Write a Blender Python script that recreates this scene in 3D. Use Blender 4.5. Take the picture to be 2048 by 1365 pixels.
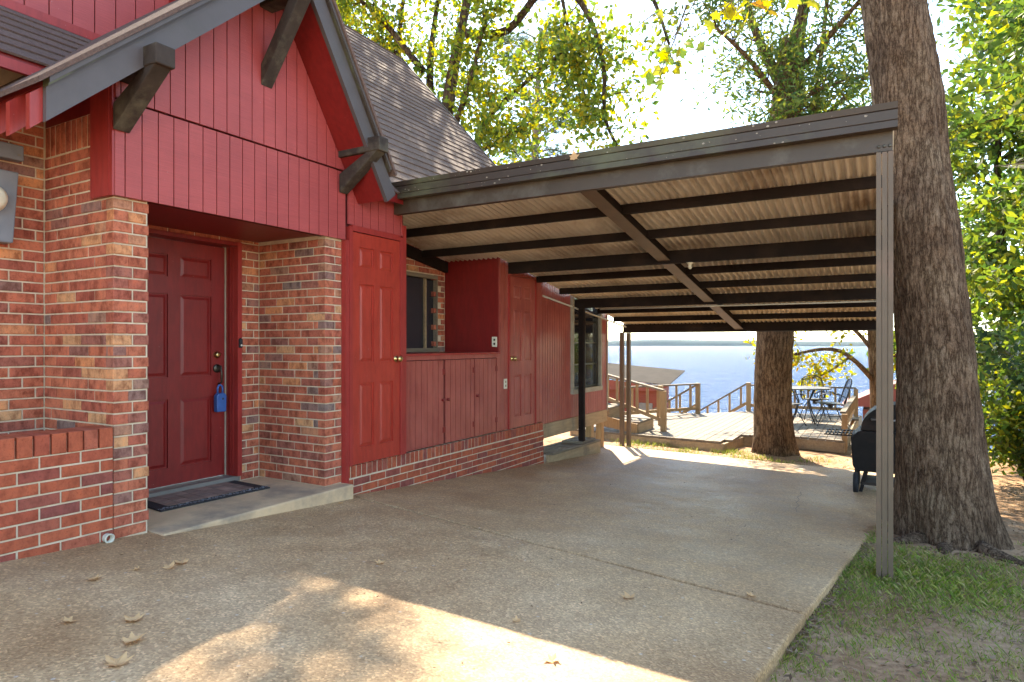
import bpy, bmesh, math, random
import numpy as np
from mathutils import Vector, Matrix, noise
random.seed(7); rng = np.random.default_rng(7)
for o in list(bpy.data.objects): bpy.data.objects.remove(o)
S = bpy.context.scene; COL = S.collection
R = math.radians
EYE = 1.30
# ------------------------------------------------------------ camera, sky, sun, exposure
cam = bpy.data.cameras.new('camera'); co = bpy.data.objects.new('camera', cam); COL.objects.link(co)
cam.sensor_width = 36; cam.lens = 36*1290/2048; cam.shift_y = 7.5/2048
cam.clip_start = .05; cam.clip_end = 9000
co.location = (0, 0, EYE); co.rotation_euler = (R(90), 0, math.atan2(741, 1290)); S.camera = co
SUN = Vector((-.42, .797, 1.0)).normalized()
w = bpy.data.worlds.new('World'); S.world = w; w.use_nodes = True
nt = w.node_tree; bg = nt.nodes['Background']
sky = nt.nodes.new('ShaderNodeTexSky'); sky.sky_type = 'NISHITA'; sky.sun_disc = False
sky.sun_elevation = math.asin(SUN.z); sky.sun_rotation = math.atan2(SUN.x, SUN.y)
sky.air_density = .9; sky.dust_density = .25; sky.ozone_density = 1.0
nt.links.new(sky.outputs[0], bg.inputs[0]); bg.inputs[1].default_value = .15
sl = bpy.data.lights.new('sun', 'SUN'); sl.energy = 3.3; sl.angle = R(.55); sl.color = (1, .93, .83)
so = bpy.data.objects.new('sun', sl); COL.objects.link(so); so.rotation_euler = SUN.to_track_quat('Z', 'Y').to_euler()
vs = S.view_settings; vs.view_transform = 'Standard'; vs.look = 'None'; vs.gamma = 1; vs.exposure = 2.5
vs.use_white_balance = True; vs.white_balance_temperature = 7250; vs.white_balance_tint = 6
S.render.engine = 'CYCLES'; S.cycles.max_bounces = 5; S.cycles.diffuse_bounces = 4; S.cycles.transmission_bounces = 3; S.cycles.glossy_bounces = 2; S.cycles.volume_bounces = 0; S.cycles.transparent_max_bounces = 8

# ------------------------------------------------------------ materials
MATS = {}
def nd(t, ty, **k):
    n = t.nodes.new(ty)
    for a, b in k.items(): setattr(n, a, b)
    return n
def ramp(t, stops, src, interp='LINEAR'):
    r = nd(t, 'ShaderNodeValToRGB'); e = r.color_ramp; e.interpolation = interp
    while len(e.elements) < len(stops): e.elements.new(.5)
    for el, (p, c) in zip(e.elements, stops):
        el.position = p; el.color = (*c, 1)
    t.links.new(src, r.inputs[0]); return r.outputs[0]
def noise_tex(t, vec, scale, detail=4, rough=.55, stretch=None):
    if stretch:
        m = nd(t, 'ShaderNodeMapping'); m.inputs['Scale'].default_value = stretch
        t.links.new(vec, m.inputs[0]); vec = m.outputs[0]
    n = nd(t, 'ShaderNodeTexNoise'); n.inputs['Scale'].default_value = scale
    n.inputs['Detail'].default_value = detail; n.inputs['Roughness'].default_value = rough
    t.links.new(vec, n.inputs['Vector']); return n.outputs['Fac']
def mixc(t, fac, a, b, mode='MIX'):
    m = nd(t, 'ShaderNodeMix', data_type='RGBA', blend_type=mode)
    for s, v in ((m.inputs[0], fac), (m.inputs[6], a), (m.inputs[7], b)):
        if hasattr(v, 'node'): t.links.new(v, s)
        elif isinstance(v, tuple): s.default_value = (*v, 1)
        else: s.default_value = v
    return m.outputs[2]
def math_n(t, op, a, b=0.):
    m = nd(t, 'ShaderNodeMath', operation=op)
    for s, v in zip(m.inputs, (a, b)):
        if hasattr(v, 'node'): t.links.new(v, s)
        else: s.default_value = v
    return m.outputs[0]
def base(name):
    m = bpy.data.materials.new(name); m.use_nodes = True; t = m.node_tree
    g = nd(t, 'ShaderNodeNewGeometry'); MATS[name] = m
    return m, t, t.nodes['Principled BSDF'], g.outputs['Position'], g.outputs['Random Per Island']
def bump(t, p, h, strength, dist=.01):
    b = nd(t, 'ShaderNodeBump'); b.inputs['Strength'].default_value = strength; b.inputs['Distance'].default_value = dist
    t.links.new(h, b.inputs['Height']); t.links.new(b.outputs[0], p.inputs['Normal'])
def mat(name, c1, c2=None, scale=6, rough=.6, bs=0., bscale=60, stretch=None, metal=0., vary=0., dirt=None, dscale=1.2, bd=.01, spec=.4):
    """two-tone noise colour, fine relief, optional per-piece value shift and dirt blotches"""
    m, t, p, pos, rnd = base(name)
    c2 = c2 or tuple(x*.8 for x in c1)
    col = ramp(t, [(.3, c2), (.7, c1)], noise_tex(t, pos, scale, 5, .6, stretch))
    if vary:
        oi = nd(t, 'ShaderNodeObjectInfo')
        r = math_n(t, 'FRACT', math_n(t, 'ADD', oi.outputs['Random'], rnd))
        v = math_n(t, 'ADD', math_n(t, 'MULTIPLY', r, 2*vary), 1-vary)
        h = nd(t, 'ShaderNodeHueSaturation'); t.links.new(v, h.inputs['Value']); t.links.new(col, h.inputs['Color']); col = h.outputs[0]
    if dirt:
        f = ramp(t, [(.5, (0, 0, 0)), (.72, (1, 1, 1))], noise_tex(t, pos, dscale, 6, .65))
        col = mixc(t, f, col, dirt)
    t.links.new(col, p.inputs['Base Color']); p.inputs['Roughness'].default_value = rough
    p.inputs['Metallic'].default_value = metal; p.inputs['Specular IOR Level'].default_value = spec
    if bs: bump(t, p, noise_tex(t, pos, bscale, 5, .65, stretch), bs, bd)
    return m
def brick_mat(name, stops, blotch=.7):
    m, t, p, pos, rnd = base(name)
    oi = nd(t, 'ShaderNodeObjectInfo')
    r = math_n(t, 'FRACT', math_n(t, 'ADD', oi.outputs['Random'], rnd))
    c = ramp(t, stops, r)
    n1 = noise_tex(t, pos, 17, 5, .7, (1, 1, .6)); n2 = noise_tex(t, pos, 75, 4, .7)
    dk = ramp(t, [(.36, (.42, .30, .27)), (.54, (1, 1, 1)), (.74, (1.35, 1.15, .95))], n1)
    c = mixc(t, blotch, c, dk, 'MULTIPLY')
    sp = ramp(t, [(.30, (.50, .40, .36)), (.45, (1, 1, 1)), (.70, (1, 1, 1)), (.78, (1.7, 1.5, 1.2))], n2)
    c = mixc(t, .7, c, sp, 'MULTIPLY')
    t.links.new(c, p.inputs['Base Color']); p.inputs['Roughness'].default_value = .82; p.inputs['Specular IOR Level'].default_value = .25
    bump(t, p, noise_tex(t, pos, 55, 5, .7), .6, .006)
    return m
brick_mat('brick', [(0, (.42, .115, .062)), (.28, (.50, .155, .085)), (.5, (.43, .12, .072)), (.68, (.36, .095, .06)), (.80, (.33, .12, .085)), (.86, (.22, .15, .13)), (.93, (.60, .23, .10)), (1, (.56, .30, .15))], .8)
brick_mat('brick_red', [(0, (.37, .085, .042)), (.35, (.43, .105, .05)), (.6, (.35, .075, .043)), (.8, (.25, .07, .055)), (1, (.41, .11, .06))], .5)
mat('mortar', (.68, .55, .40), (.52, .41, .29), 12, .95, .7, 90, spec=.1)
def painted(name, c1, c2, rough, groove=None, bs=.3):
    """red painted sawn plywood: horizontal saw marks, worn specks"""
    m, t, p, pos, rnd = base(name)
    col = ramp(t, [(.3, c2), (.7, c1)], noise_tex(t, pos, 3, 5, .6))
    fine = noise_tex(t, pos, 30, 5, .7, groove or (1, .15, 9))
    col = mixc(t, .5, col, ramp(t, [(.35, (.62, .55, .55)), (.6, (1.08, 1.05, 1.05))], fine), 'MULTIPLY')
    sp = ramp(t, [(.735, (0, 0, 0)), (.76, (1, 1, 1))], noise_tex(t, pos, 48, 3, .5))
    col = mixc(t, math_n(t, 'MULTIPLY', sp, .35), col, (.45, .30, .26))
    t.links.new(col, p.inputs['Base Color']); p.inputs['Roughness'].default_value = rough; p.inputs['Specular IOR Level'].default_value = .45
    bump(t, p, fine, bs, .006)
    return m
painted('red_siding', (.42, .072, .066), (.345, .055, .052), .42)
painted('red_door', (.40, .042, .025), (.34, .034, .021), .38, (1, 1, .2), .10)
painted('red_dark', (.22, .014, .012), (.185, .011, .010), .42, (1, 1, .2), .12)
painted('red_trim', (.34, .034, .028), (.285, .027, .022), .42, (1, 1, .15), .12)
painted('red_worn', (.40, .10, .075), (.29, .058, .045), .32, (1, 1, .10), .35)
mat('groove', (.10, .010, .010), (.07, .008, .008), 8, .7)
mat('fascia_paint', (.092, .077, .076), (.074, .061, .060), 4, .5, .15, 40, dirt=(.07, .062, .055))
mat('timber_dark', (.060, .044, .036), (.036, .027, .022), 9, .75, .5, 30, (1, 1, 1), dirt=(.12, .105, .075), dscale=5, spec=.15)
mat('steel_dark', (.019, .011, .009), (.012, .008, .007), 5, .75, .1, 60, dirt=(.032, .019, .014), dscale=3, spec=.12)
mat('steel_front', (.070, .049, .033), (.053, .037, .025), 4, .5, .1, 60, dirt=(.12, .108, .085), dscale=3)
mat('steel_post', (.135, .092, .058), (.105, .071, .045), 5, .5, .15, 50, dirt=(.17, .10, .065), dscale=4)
mat('gutter_metal', (.056, .039, .028), (.042, .029, .021), 3, .5, .12, 40, dirt=(.11, .115, .06), dscale=1.6)
mat('corrugated', (.74, .67, .56), (.58, .51, .41), 2.2, .45, .1, 30, (3, .25, 1), metal=.2, dirt=(.30, .20, .12), dscale=1.1)
mat('pale_pipe', (.55, .50, .42), (.42, .37, .30), 8, .5)
mat('shingle', (.185, .125, .100), (.115, .078, .062), 38, .9, .8, 120, vary=.10, spec=.15)
mat('shingle_left', (.165, .105, .085), (.10, .065, .055), 45, .9, .8, 120, vary=.08, spec=.15)
mat('porch_concrete', (.68, .465, .275), (.55, .37, .215), 5, .85, .5, 110, dirt=(.28, .21, .15), dscale=2.2)
mat('wood_grey', (.23, .175, .12), (.15, .11, .075), 7, .8, .4, 50, (9, .7, 9), vary=.2, dirt=(.15, .115, .085), dscale=2.5)
mat('wood_yellow', (.40, .255, .125), (.28, .165, .075), 8, .75, .4, 50, (6, 6, .6), vary=.15)
mat('wood_beam', (.40, .28, .16), (.28, .19, .105), 6, .8, .4, 50, (5, .6, 5), vary=.12, dirt=(.16, .12, .085), dscale=3)
mat('brass', (.62, .46, .20), (.5, .36, .15), 20, .28, metal=1.)
mat('bronze', (.10, .085, .065), (.06, .05, .04), 25, .4, metal=.8)
mat('lock_blue', (.035, .11, .33), (.03, .09, .27), 20, .4, .1, 90)
mat('rubber', (.028, .027, .030), (.018, .017, .018), 30, .75, .6, 130)
mat('mat_paver', (.33, .21, .16), (.17, .12, .10), 9, .85, .5, 160, vary=.25)
mat('black_metal', (.018, .013, .011), (.010, .008, .007), 10, .6, .2, 50, dirt=(.040, .021, .015), dscale=4, spec=.15)
mat('iron', (.030, .028, .028), (.02, .018, .018), 20, .5)
mat('grey_box', (.20, .205, .225), (.165, .17, .19), 9, .55, .15, 60)
mat('plate_white', (.72, .66, .52), (.62, .56, .43), 20, .45)
mat('white_trim', (.38, .32, .24), (.28, .235, .175), 9, .6, .2, 50)
mat('pvc', (.62, .57, .46), (.45, .40, .31), 16, .5)
mat('galv', (.24, .22, .20), (.17, .155, .14), 2, .55, .1, 20, metal=.3)
mat('rust_roof', (.085, .062, .048), (.06, .044, .034), 2, .7, .1, 20, spec=.15)
mat('boathouse_red', (.24, .05, .028), (.19, .04, .022), 2, .7, .2, 20)
mat('blue_roof', (.12, .25, .33), (.10, .2, .27), 2, .6)
mat('hill_trees', (.030, .060, .050), (.018, .040, .036), .02, .95)
mat('twig', (.12, .085, .055), (.075, .055, .036), 14, .9, .5, 60)
mat('cobweb', (.72, .70, .64), (.6, .58, .52), 30, .9)
mat('pine_bark', (.20, .145, .11), (.12, .085, .065), 4, .9, .6, 20, (3, 3, .6))
def bark(name, c1, c2, c3, sc=1.):
    """furrowed bark: long wandering ridges broken across into short plates"""
    m, t, p, pos, rnd = base(name)
    f1 = noise_tex(t, pos, 24*sc, 6, .62, (1, 1, .17)); f2 = noise_tex(t, pos, 60*sc, 4, .6, (1, 1, .45)); n = noise_tex(t, pos, 2.2*sc, 5, .6); n3 = noise_tex(t, pos, 16*sc, 5, .7)
    rid = math_n(t, 'ABSOLUTE', math_n(t, 'SUBTRACT', f1, .5)); rid2 = math_n(t, 'ABSOLUTE', math_n(t, 'SUBTRACT', f2, .5))
    c = ramp(t, [(.3, c2), (.5, c1), (.72, c3)], n)
    c = mixc(t, .6, c, ramp(t, [(.32, (.6, .55, .5)), (.62, (1.2, 1.17, 1.12))], n3), 'MULTIPLY')
    cr = ramp(t, [(0, (.30, .26, .23)), (.045, (.75, .72, .7)), (.10, (1.05, 1.04, 1.03))], rid); cr2 = ramp(t, [(0, (.45, .42, .4)), (.06, (1.06, 1.06, 1.06))], rid2)
    c = mixc(t, 1., c, cr, 'MULTIPLY'); c = mixc(t, .75, c, cr2, 'MULTIPLY')
    t.links.new(c, p.inputs['Base Color']); p.inputs['Roughness'].default_value = .95; p.inputs['Specular IOR Level'].default_value = .1
    h = math_n(t, 'ADD', ramp(t, [(0, (0, 0, 0)), (.14, (1, 1, 1))], rid), math_n(t, 'MULTIPLY', ramp(t, [(0, (0, 0, 0)), (.12, (1, 1, 1))], rid2), .5))
    bump(t, p, h, .9, .012/sc)
bark('bark_near', (.205, .140, .096), (.13, .087, .059), (.285, .215, .152), 1.05)
bark('bark_mid', (.24, .15, .085), (.15, .09, .05), (.32, .22, .14), .7)
bark('bark_far', (.15, .105, .075), (.09, .062, .045), (.20, .15, .11), .35)
def leaf_mat(name, stops, trans=.5):
    m = bpy.data.materials.new(name); m.use_nodes = True; t = m.node_tree; MATS[name] = m
    g = nd(t, 'ShaderNodeNewGeometry'); c = ramp(t, stops, g.outputs['Random Per Island'])
    p = t.nodes['Principled BSDF']; p.inputs['Roughness'].default_value = .5; p.inputs['Specular IOR Level'].default_value = .25
    t.links.new(c, p.inputs['Base Color'])
    tr = nd(t, 'ShaderNodeBsdfTranslucent'); h = nd(t, 'ShaderNodeHueSaturation'); h.inputs['Value'].default_value = 1.35; h.inputs['Saturation'].default_value = 1.1
    t.links.new(c, h.inputs['Color']); t.links.new(h.outputs[0], tr.inputs[0])
    mx = nd(t, 'ShaderNodeMixShader'); mx.inputs[0].default_value = trans
    t.links.new(p.outputs[0], mx.inputs[1]); t.links.new(tr.outputs[0], mx.inputs[2]); t.links.new(mx.outputs[0], t.nodes['Material Output'].inputs[0])
leaf_mat('leaf_oak', [(0, (.07, .12, .025)), (.4, (.14, .19, .03)), (.75, (.25, .25, .03)), (1, (.38, .29, .03))], .55)
leaf_mat('leaf_green', [(0, (.045, .085, .022)), (.45, (.085, .13, .03)), (.8, (.16, .19, .035)), (1, (.28, .26, .04))], .5)
leaf_mat('leaf_wood', [(0, (.05, .095, .022)), (.45, (.10, .155, .03)), (.8, (.20, .23, .035)), (1, (.36, .33, .04))], .55)
leaf_mat('leaf_dark', [(0, (.022, .045, .018)), (.6, (.045, .08, .025)), (1, (.10, .13, .03))], .35)
leaf_mat('leaf_yellow', [(0, (.16, .18, .03)), (.5, (.34, .30, .03)), (.9, (.45, .36, .03)), (1, (.35, .16, .03))], .6)
leaf_mat('leaf_dry', [(0, (.40, .18, .07)), (.5, (.60, .36, .17)), (1, (.70, .47, .25))], .15)
leaf_mat('needle', [(0, (.04, .075, .035)), (.6, (.075, .115, .045)), (1, (.14, .17, .05))], .3)
leaf_mat('grass_blade', [(0, (.10, .16, .025)), (.4, (.19, .27, .04)), (.7, (.30, .31, .07)), (1, (.44, .34, .17))], .4)
leaf_mat('litter', [(0, (.10, .06, .035)), (.5, (.19, .115, .065)), (1, (.32, .22, .13))], .1)
def glass_mat():
    m, t, p, pos, rnd = base('window_glass')
    p.inputs['Base Color'].default_value = (.012, .013, .016, 1); p.inputs['Roughness'].default_value = .06; p.inputs['Specular IOR Level'].default_value = .7
    sc = noise_tex(t, pos, 5, 6, .7); p.inputs['Base Color'].default_value = (.02, .02, .025, 1)
    t.links.new(ramp(t, [(.4, (.04, .04, .04)), (.7, (.12, .12, .12))], sc), p.inputs['Roughness'])
    bump(t, p, noise_tex(t, pos, 2.2, 2, .5), .05, .02)
glass_mat()
def drive_mat():
    m, t, p, pos, rnd = base('aggregate')
    big = noise_tex(t, pos, .9, 6, .6); mid = noise_tex(t, pos, 4.5, 5, .65)
    c = ramp(t, [(.3, (.39, .235, .115)), (.5, (.49, .325, .175)), (.7, (.54, .385, .230))], big)
    c = mixc(t, 1., c, ramp(t, [(.36, (.70, .66, .62)), (.52, (1, 1, 1))], noise_tex(t, pos, .38, 4, .6, (1, .45, 1))), 'MULTIPLY')
    c = mixc(t, .55, c, ramp(t, [(.3, (.68, .62, .56)), (.65, (1.15, 1.13, 1.1))], mid), 'MULTIPLY')
    v = nd(t, 'ShaderNodeTexVoronoi'); v.inputs['Scale'].default_value = 105; t.links.new(pos, v.inputs['Vector'])
    sx = nd(t, 'ShaderNodeSeparateColor'); t.links.new(v.outputs['Color'], sx.inputs[0])
    peb = ramp(t, [(0, (.52, .42, .34)), (.35, (.85, .78, .70)), (.7, (1.12, 1.1, 1.08)), (.9, (1.55, 1.5, 1.42)), (1, (2.0, 1.95, 1.9))], sx.outputs[0])
    c = mixc(t, .55, c, peb, 'MULTIPLY')
    v2 = nd(t, 'ShaderNodeTexVoronoi'); v2.inputs['Scale'].default_value = 17; t.links.new(pos, v2.inputs['Vector'])
    s2 = nd(t, 'ShaderNodeSeparateColor'); t.links.new(v2.outputs['Color'], s2.inputs[0])
    f2 = math_n(t, 'MULTIPLY', ramp(t, [(.10, (1, 1, 1)), (.16, (0, 0, 0))], v2.outputs['Distance']), math_n(t, 'GREATER_THAN', s2.outputs[0], .72))
    c = mixc(t, math_n(t, 'MULTIPLY', f2, .55), c, (.56, .50, .43))
    st = ramp(t, [(.58, (0, 0, 0)), (.75, (1, 1, 1))], noise_tex(t, pos, .55, 5, .6))
    c = mixc(t, math_n(t, 'MULTIPLY', st, .6), c, (.38, .21, .105))
    t.links.new(c, p.inputs['Base Color']); p.inputs['Specular IOR Level'].default_value = .4
    t.links.new(ramp(t, [(.3, (.52, .52, .52)), (.7, (.75, .75, .75))], mid), p.inputs['Roughness'])
    bump(t, p, math_n(t, 'ADD', v.outputs['Distance'], noise_tex(t, pos, 150, 3, .6)), .55, .006)
drive_mat()
def soil_mat():
    m, t, p, pos, rnd = base('soil')
    a = noise_tex(t, pos, 1.4, 6, .65); b = noise_tex(t, pos, 22, 6, .7)
    c = ramp(t, [(.3, (.27, .15, .08)), (.5, (.40, .25, .148)), (.68, (.50, .34, .215))], a)
    c = mixc(t, .8, c, ramp(t, [(.3, (.5, .45, .40)), (.6, (1.1, 1.08, 1.05)), (.75, (1.4, 1.35, 1.25))], b), 'MULTIPLY')
    t.links.new(c, p.inputs['Base Color']); p.inputs['Roughness'].default_value = .95; p.inputs['Specular IOR Level'].default_value = .1
    bump(t, p, b, .8, .03)
soil_mat()
def water_mat():
    m, t, p, pos, rnd = base('lake_water'); t.nodes.remove(p)
    df = nd(t, 'ShaderNodeBsdfDiffuse'); gl = nd(t, 'ShaderNodeBsdfGlossy'); gl.inputs['Roughness'].default_value = .22
    df.inputs[0].default_value = (.008, .048, .14, 1)
    mx = nd(t, 'ShaderNodeMixShader'); mx.inputs[0].default_value = .105
    h = math_n(t, 'ADD', noise_tex(t, pos, 1.3, 5, .65, (1, 1.7, 1)), math_n(t, 'MULTIPLY', noise_tex(t, pos, .25, 3, .55, (1, 1.7, 1)), 2.5))
    b = nd(t, 'ShaderNodeBump'); b.inputs['Strength'].default_value = 1.; b.inputs['Distance'].default_value = .9
    t.links.new(h, b.inputs['Height'])
    for q in (df, gl): t.links.new(b.outputs[0], q.inputs['Normal'])
    t.links.new(df.outputs[0], mx.inputs[1]); t.links.new(gl.outputs[0], mx.inputs[2]); t.links.new(mx.outputs[0], t.nodes['Material Output'].inputs[0])
water_mat()

# ------------------------------------------------------------ mesh helpers
class MB:
    def __init__(s): s.v = []; s.f = []
    def quadbox(s, c8):
        n = len(s.v); s.v += [tuple(p) for p in c8]
        s.f += [tuple(n+i for i in q) for q in ((0, 3, 2, 1), (4, 5, 6, 7), (0, 1, 5, 4), (1, 2, 6, 5), (2, 3, 7, 6), (3, 0, 4, 7))]
        return s
    def box(s, a, b):
        (x0, y0, z0), (x1, y1, z1) = [sorted(q) for q in zip(a, b)] and (tuple(map(min, a, b)), tuple(map(max, a, b)))
        return s.quadbox([(x0, y0, z0), (x1, y0, z0), (x1, y1, z0), (x0, y1, z0), (x0, y0, z1), (x1, y0, z1), (x1, y1, z1), (x0, y1, z1)])
    def bar(s, p, q, w, h, up=(0, 0, 1)):
        p, q = Vector(p), Vector(q); d = (q-p).normalized(); u = Vector(up); sd = d.cross(u)
        if sd.length < 1e-4: sd = d.cross(Vector((0, 1, 0)))
        sd.normalize(); u = sd.cross(d); a = sd*w/2; b = u*h/2
        return s.quadbox([p-a-b, p+a-b, q+a-b, q-a-b, p-a+b, p+a+b, q+a+b, q-a+b])
    def prism(s, poly, d):
        """polygon of 3-D points (counter-clockwise seen against d) swept along d"""
        n = len(s.v); k = len(poly); d = Vector(d)
        s.v += [tuple(p) for p in poly] + [tuple(Vector(p)+d) for p in poly]
        s.f += [tuple(range(n+k-1, n-1, -1)), tuple(range(n+k, n+2*k))]
        s.f += [(n+i, n+(i+1) % k, n+k+(i+1) % k, n+k+i) for i in range(k)]
        return s
    def tube(s, pts, rad, seg=8, cap=True):
        pts = [Vector(p) for p in pts]; n0 = len(s.v)
        if not hasattr(rad, '__len__'): rad = [rad]*len(pts)
        u = None
        for i, p in enumerate(pts):
            t = (pts[min(i+1, len(pts)-1)]-pts[max(i-1, 0)]).normalized()
            if u is None: u = t.orthogonal().normalized()
            u = (u-t*u.dot(t)).normalized(); v = t.cross(u)
            for j in range(seg):
                a = 2*math.pi*j/seg; s.v.append(tuple(p+(u*math.cos(a)+v*math.sin(a))*rad[i]))
        for i in range(len(pts)-1):
            for j in range(seg):
                a = n0+i*seg+j; b = n0+i*seg+(j+1) % seg; s.f.append((a, b, b+seg, a+seg))
        if cap:
            s.f.append(tuple(n0+seg-1-j for j in range(seg))); e = n0+(len(pts)-1)*seg; s.f.append(tuple(e+j for j in range(seg)))
        return s
    def lathe(s, c, ax, prof, seg=16):
        c = Vector(c); ax = Vector(ax).normalized(); u = ax.orthogonal().normalized(); v = ax.cross(u); n0 = len(s.v)
        for r, h in prof:
            for j in range(seg):
                a = 2*math.pi*j/seg; s.v.append(tuple(c+ax*h+(u*math.cos(a)+v*math.sin(a))*max(r, 1e-4)))
        for i in range(len(prof)-1):
            for j in range(seg):
                a = n0+i*seg+j; b = n0+i*seg+(j+1) % seg; s.f.append((a, b, b+seg, a+seg))
        return s
    def mesh(s, name, m, smooth=False):
        me = bpy.data.meshes.new(name); me.from_pydata(s.v, [], s.f)
        bm = bmesh.new(); bm.from_mesh(me); bmesh.ops.recalc_face_normals(bm, faces=bm.faces); bm.to_mesh(me); bm.free()
        if smooth: me.polygons.foreach_set('use_smooth', [True]*len(me.polygons))
        me.materials.append(MATS[m]); return me
    def obj(s, name, m, parent=None, smooth=False, bevel=0):
        o = link(name, s.mesh(name, m, smooth), parent)
        if bevel:
            b = o.modifiers.new('bevel', 'BEVEL'); b.width = bevel; b.segments = 2; b.limit_method = 'ANGLE'
        return o
def link(name, me, parent=None):
    o = bpy.data.objects.new(name, me); COL.objects.link(o)
    if parent:
        o.parent = parent; o.matrix_parent_inverse = parent.matrix_basis.inverted()
    return o
def tag(o, label, cat, group=None, kind=None):
    if label: o['label'] = label
    if cat: o['category'] = cat
    if group: o['group'] = group
    if kind: o['kind'] = kind
    return o
def thing(name, label, cat, loc, group=None):
    e = bpy.data.objects.new(name, None); COL.objects.link(e); e.location = loc; e.empty_display_size = .2
    return tag(e, label, cat, group)
def quads(name, V, m, parent=None):
    """N separate quads (N,4,3) as one mesh"""
    V = np.asarray(V, np.float32); n = len(V); me = bpy.data.meshes.new(name)
    me.vertices.add(4*n); me.vertices.foreach_set('co', V.reshape(-1))
    me.loops.add(4*n); me.loops.foreach_set('vertex_index', np.arange(4*n, dtype=np.int32))
    me.polygons.add(n); me.polygons.foreach_set('loop_start', np.arange(0, 4*n, 4, dtype=np.int32))
    me.update(calc_edges=True); me.materials.append(MATS[m]); return link(name, me, parent)
BX = lambda a, b, name, m, parent=None, bevel=0: MB().box(a, b).obj(name, m, parent, False, bevel)
def lerp(a, b, t): return a+(b-a)*t

# ------------------------------------------------------------ ground, drive, lake
GT = [(-40, .3), (-8, .38), (0, .27), (2.1, .15), (4, .023), (7.66, -.28), (10.87, -.43), (14, -.49), (16, -.8), (19, -2.2), (23, -3.7), (30, -5.5), (60, -7)]
def gz(x, y):
    z = GT[0][1]
    for (a, b), (c, d) in zip(GT, GT[1:]):
        if a <= y <= c: z = b+(d-b)*(y-a)/(c-a)
    return z-.02*(max(-6, min(3, x))+3.95)
xs = np.concatenate([np.arange(-140, -12, 6.), np.arange(-12, -1, .6), np.arange(-1, 4, .12), np.arange(4, 20, .8), np.arange(20, 141, 6.)])
ys = np.concatenate([np.arange(-60, -2, 4.), np.arange(-2, 14, .14), np.arange(14, 40, .7)])
gv = []; gf = []; nx = len(xs)
for y in ys:
    for x in xs:
        z = gz(x, y)-.06
        if x > -.8:
            z += .02*noise.noise(Vector((x*1.7, y*1.7, 0)))+.012*noise.noise(Vector((x*6, y*6, 3)))
            dt = math.hypot(x-.45, y-6.1)
            if dt < 1.6: z += .09*(1-dt/1.6)
            if x > 2.5: z += min(1.2, (x-2.5)*.05)
        gv.append((x, y, z))
for j in range(len(ys)-1):
    for i in range(nx-1): gf.append((j*nx+i, j*nx+i+1, (j+1)*nx+i+1, (j+1)*nx+i))
me = bpy.data.meshes.new('ground'); me.from_pydata(gv, [], gf); me.materials.append(MATS['soil']); me.polygons.foreach_set('use_smooth', [True]*len(me.polygons))
tag(link('ground', me), None, None, kind='structure')
def slab(name, quad, nu, nv, zoff=0., thick=.11):
    """a concrete slab that follows the fall of the ground; quad of (x, y) corners"""
    (ax, ay), (bx, by), (cx, cy), (dx, dy) = quad; V = []; F = []
    for j in range(nv+1):
        for i in range(nu+1):
            u = i/nu; v = j/nv
            x = lerp(lerp(ax, bx, u), lerp(dx, cx, u), v); y = lerp(lerp(ay, by, u), lerp(dy, cy, u), v)
            if i in (0, nu) or j in (0, nv):
                k = .006*noise.noise(Vector((x*7, y*7, 1))); x += k; y += k
            V.append((x, y, gz(x, y)+zoff))
    n = nu+1
    for j in range(nv):
        for i in range(nu): F.append((j*n+i, j*n+i+1, (j+1)*n+i+1, (j+1)*n+i))
    rim = [i for i in range(nu)]+[nu+j*n for j in range(nv)]+[nv*n+nu-i for i in range(nu)]+[(nv-j)*n for j in range(nv)]
    b0 = len(V); V += [(V[k][0], V[k][1], V[k][2]-thick) for k in rim]; L = len(rim)
    for i in range(L): F.append((rim[i], b0+i, b0+(i+1) % L, rim[(i+1) % L]))
    me = bpy.data.meshes.new(name); me.from_pydata(V, [], F); me.materials.append(MATS['aggregate'])
    o = link(name, me, DRIVE)
    b = o.modifiers.new('bevel', 'BEVEL'); b.width = .012; b.segments = 2; b.limit_method = 'ANGLE'; b.angle_limit = R(50)
    return o
DRIVE = thing('driveway', None, None, (-2, 3, .1)); DRIVE['kind'] = 'structure'
g = .011
slab('concrete_slab', [(-4.6, -9), (-1.55, -9), (-.325, 3.445-g), (-4.6, 4.20-g)], 40, 60)
slab('concrete_slab', [(-4.6, 4.20+g), (-.325, 3.445+g), (.36, 10.35), (-4.6, 10.3)], 40, 60)
BX((-4.9, 2.36, -.2), (-3.815, 4.0, .14), 'porch_slab', 'porch_concrete', DRIVE, .012)
LZ = -3.4
me = bpy.data.meshes.new('lake'); me.from_pydata([(-4000, 20, LZ), (4000, 20, LZ), (4000, 6000, LZ), (-4000, 6000, LZ)], [], [(0, 1, 2, 3)]); me.materials.append(MATS['lake_water'])
tag(link('lake', me), None, None, kind='structure')
hb = MB(); prev = None
hp = []
for i in range(241):
    x = -3600+i*30
    h = 15+5*noise.noise(Vector((x*.0011, 3, 0)))+3*noise.noise(Vector((x*.005, 7, 0)))+1.6*noise.noise(Vector((x*.03, 1, 0)))
    h += 9*math.exp(-((x+650)/420)**2)
    hp.append((x, 2300+150*math.sin(x*.0009), h))
n = len(hp)
hb.v = [(x, y, LZ-1) for x, y, h in hp]+[(x, y+10, LZ+h*.7) for x, y, h in hp]+[(x, y+60, LZ+h) for x, y, h in hp]+[(x, y+500, LZ-1) for x, y, h in hp]
for k in range(3):
    for i in range(n-1): hb.f.append((k*n+i, k*n+i+1, (k+1)*n+i+1, (k+1)*n+i))
tag(hb.obj('hills', 'hill_trees', None, True), None, None, kind='structure')

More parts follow.
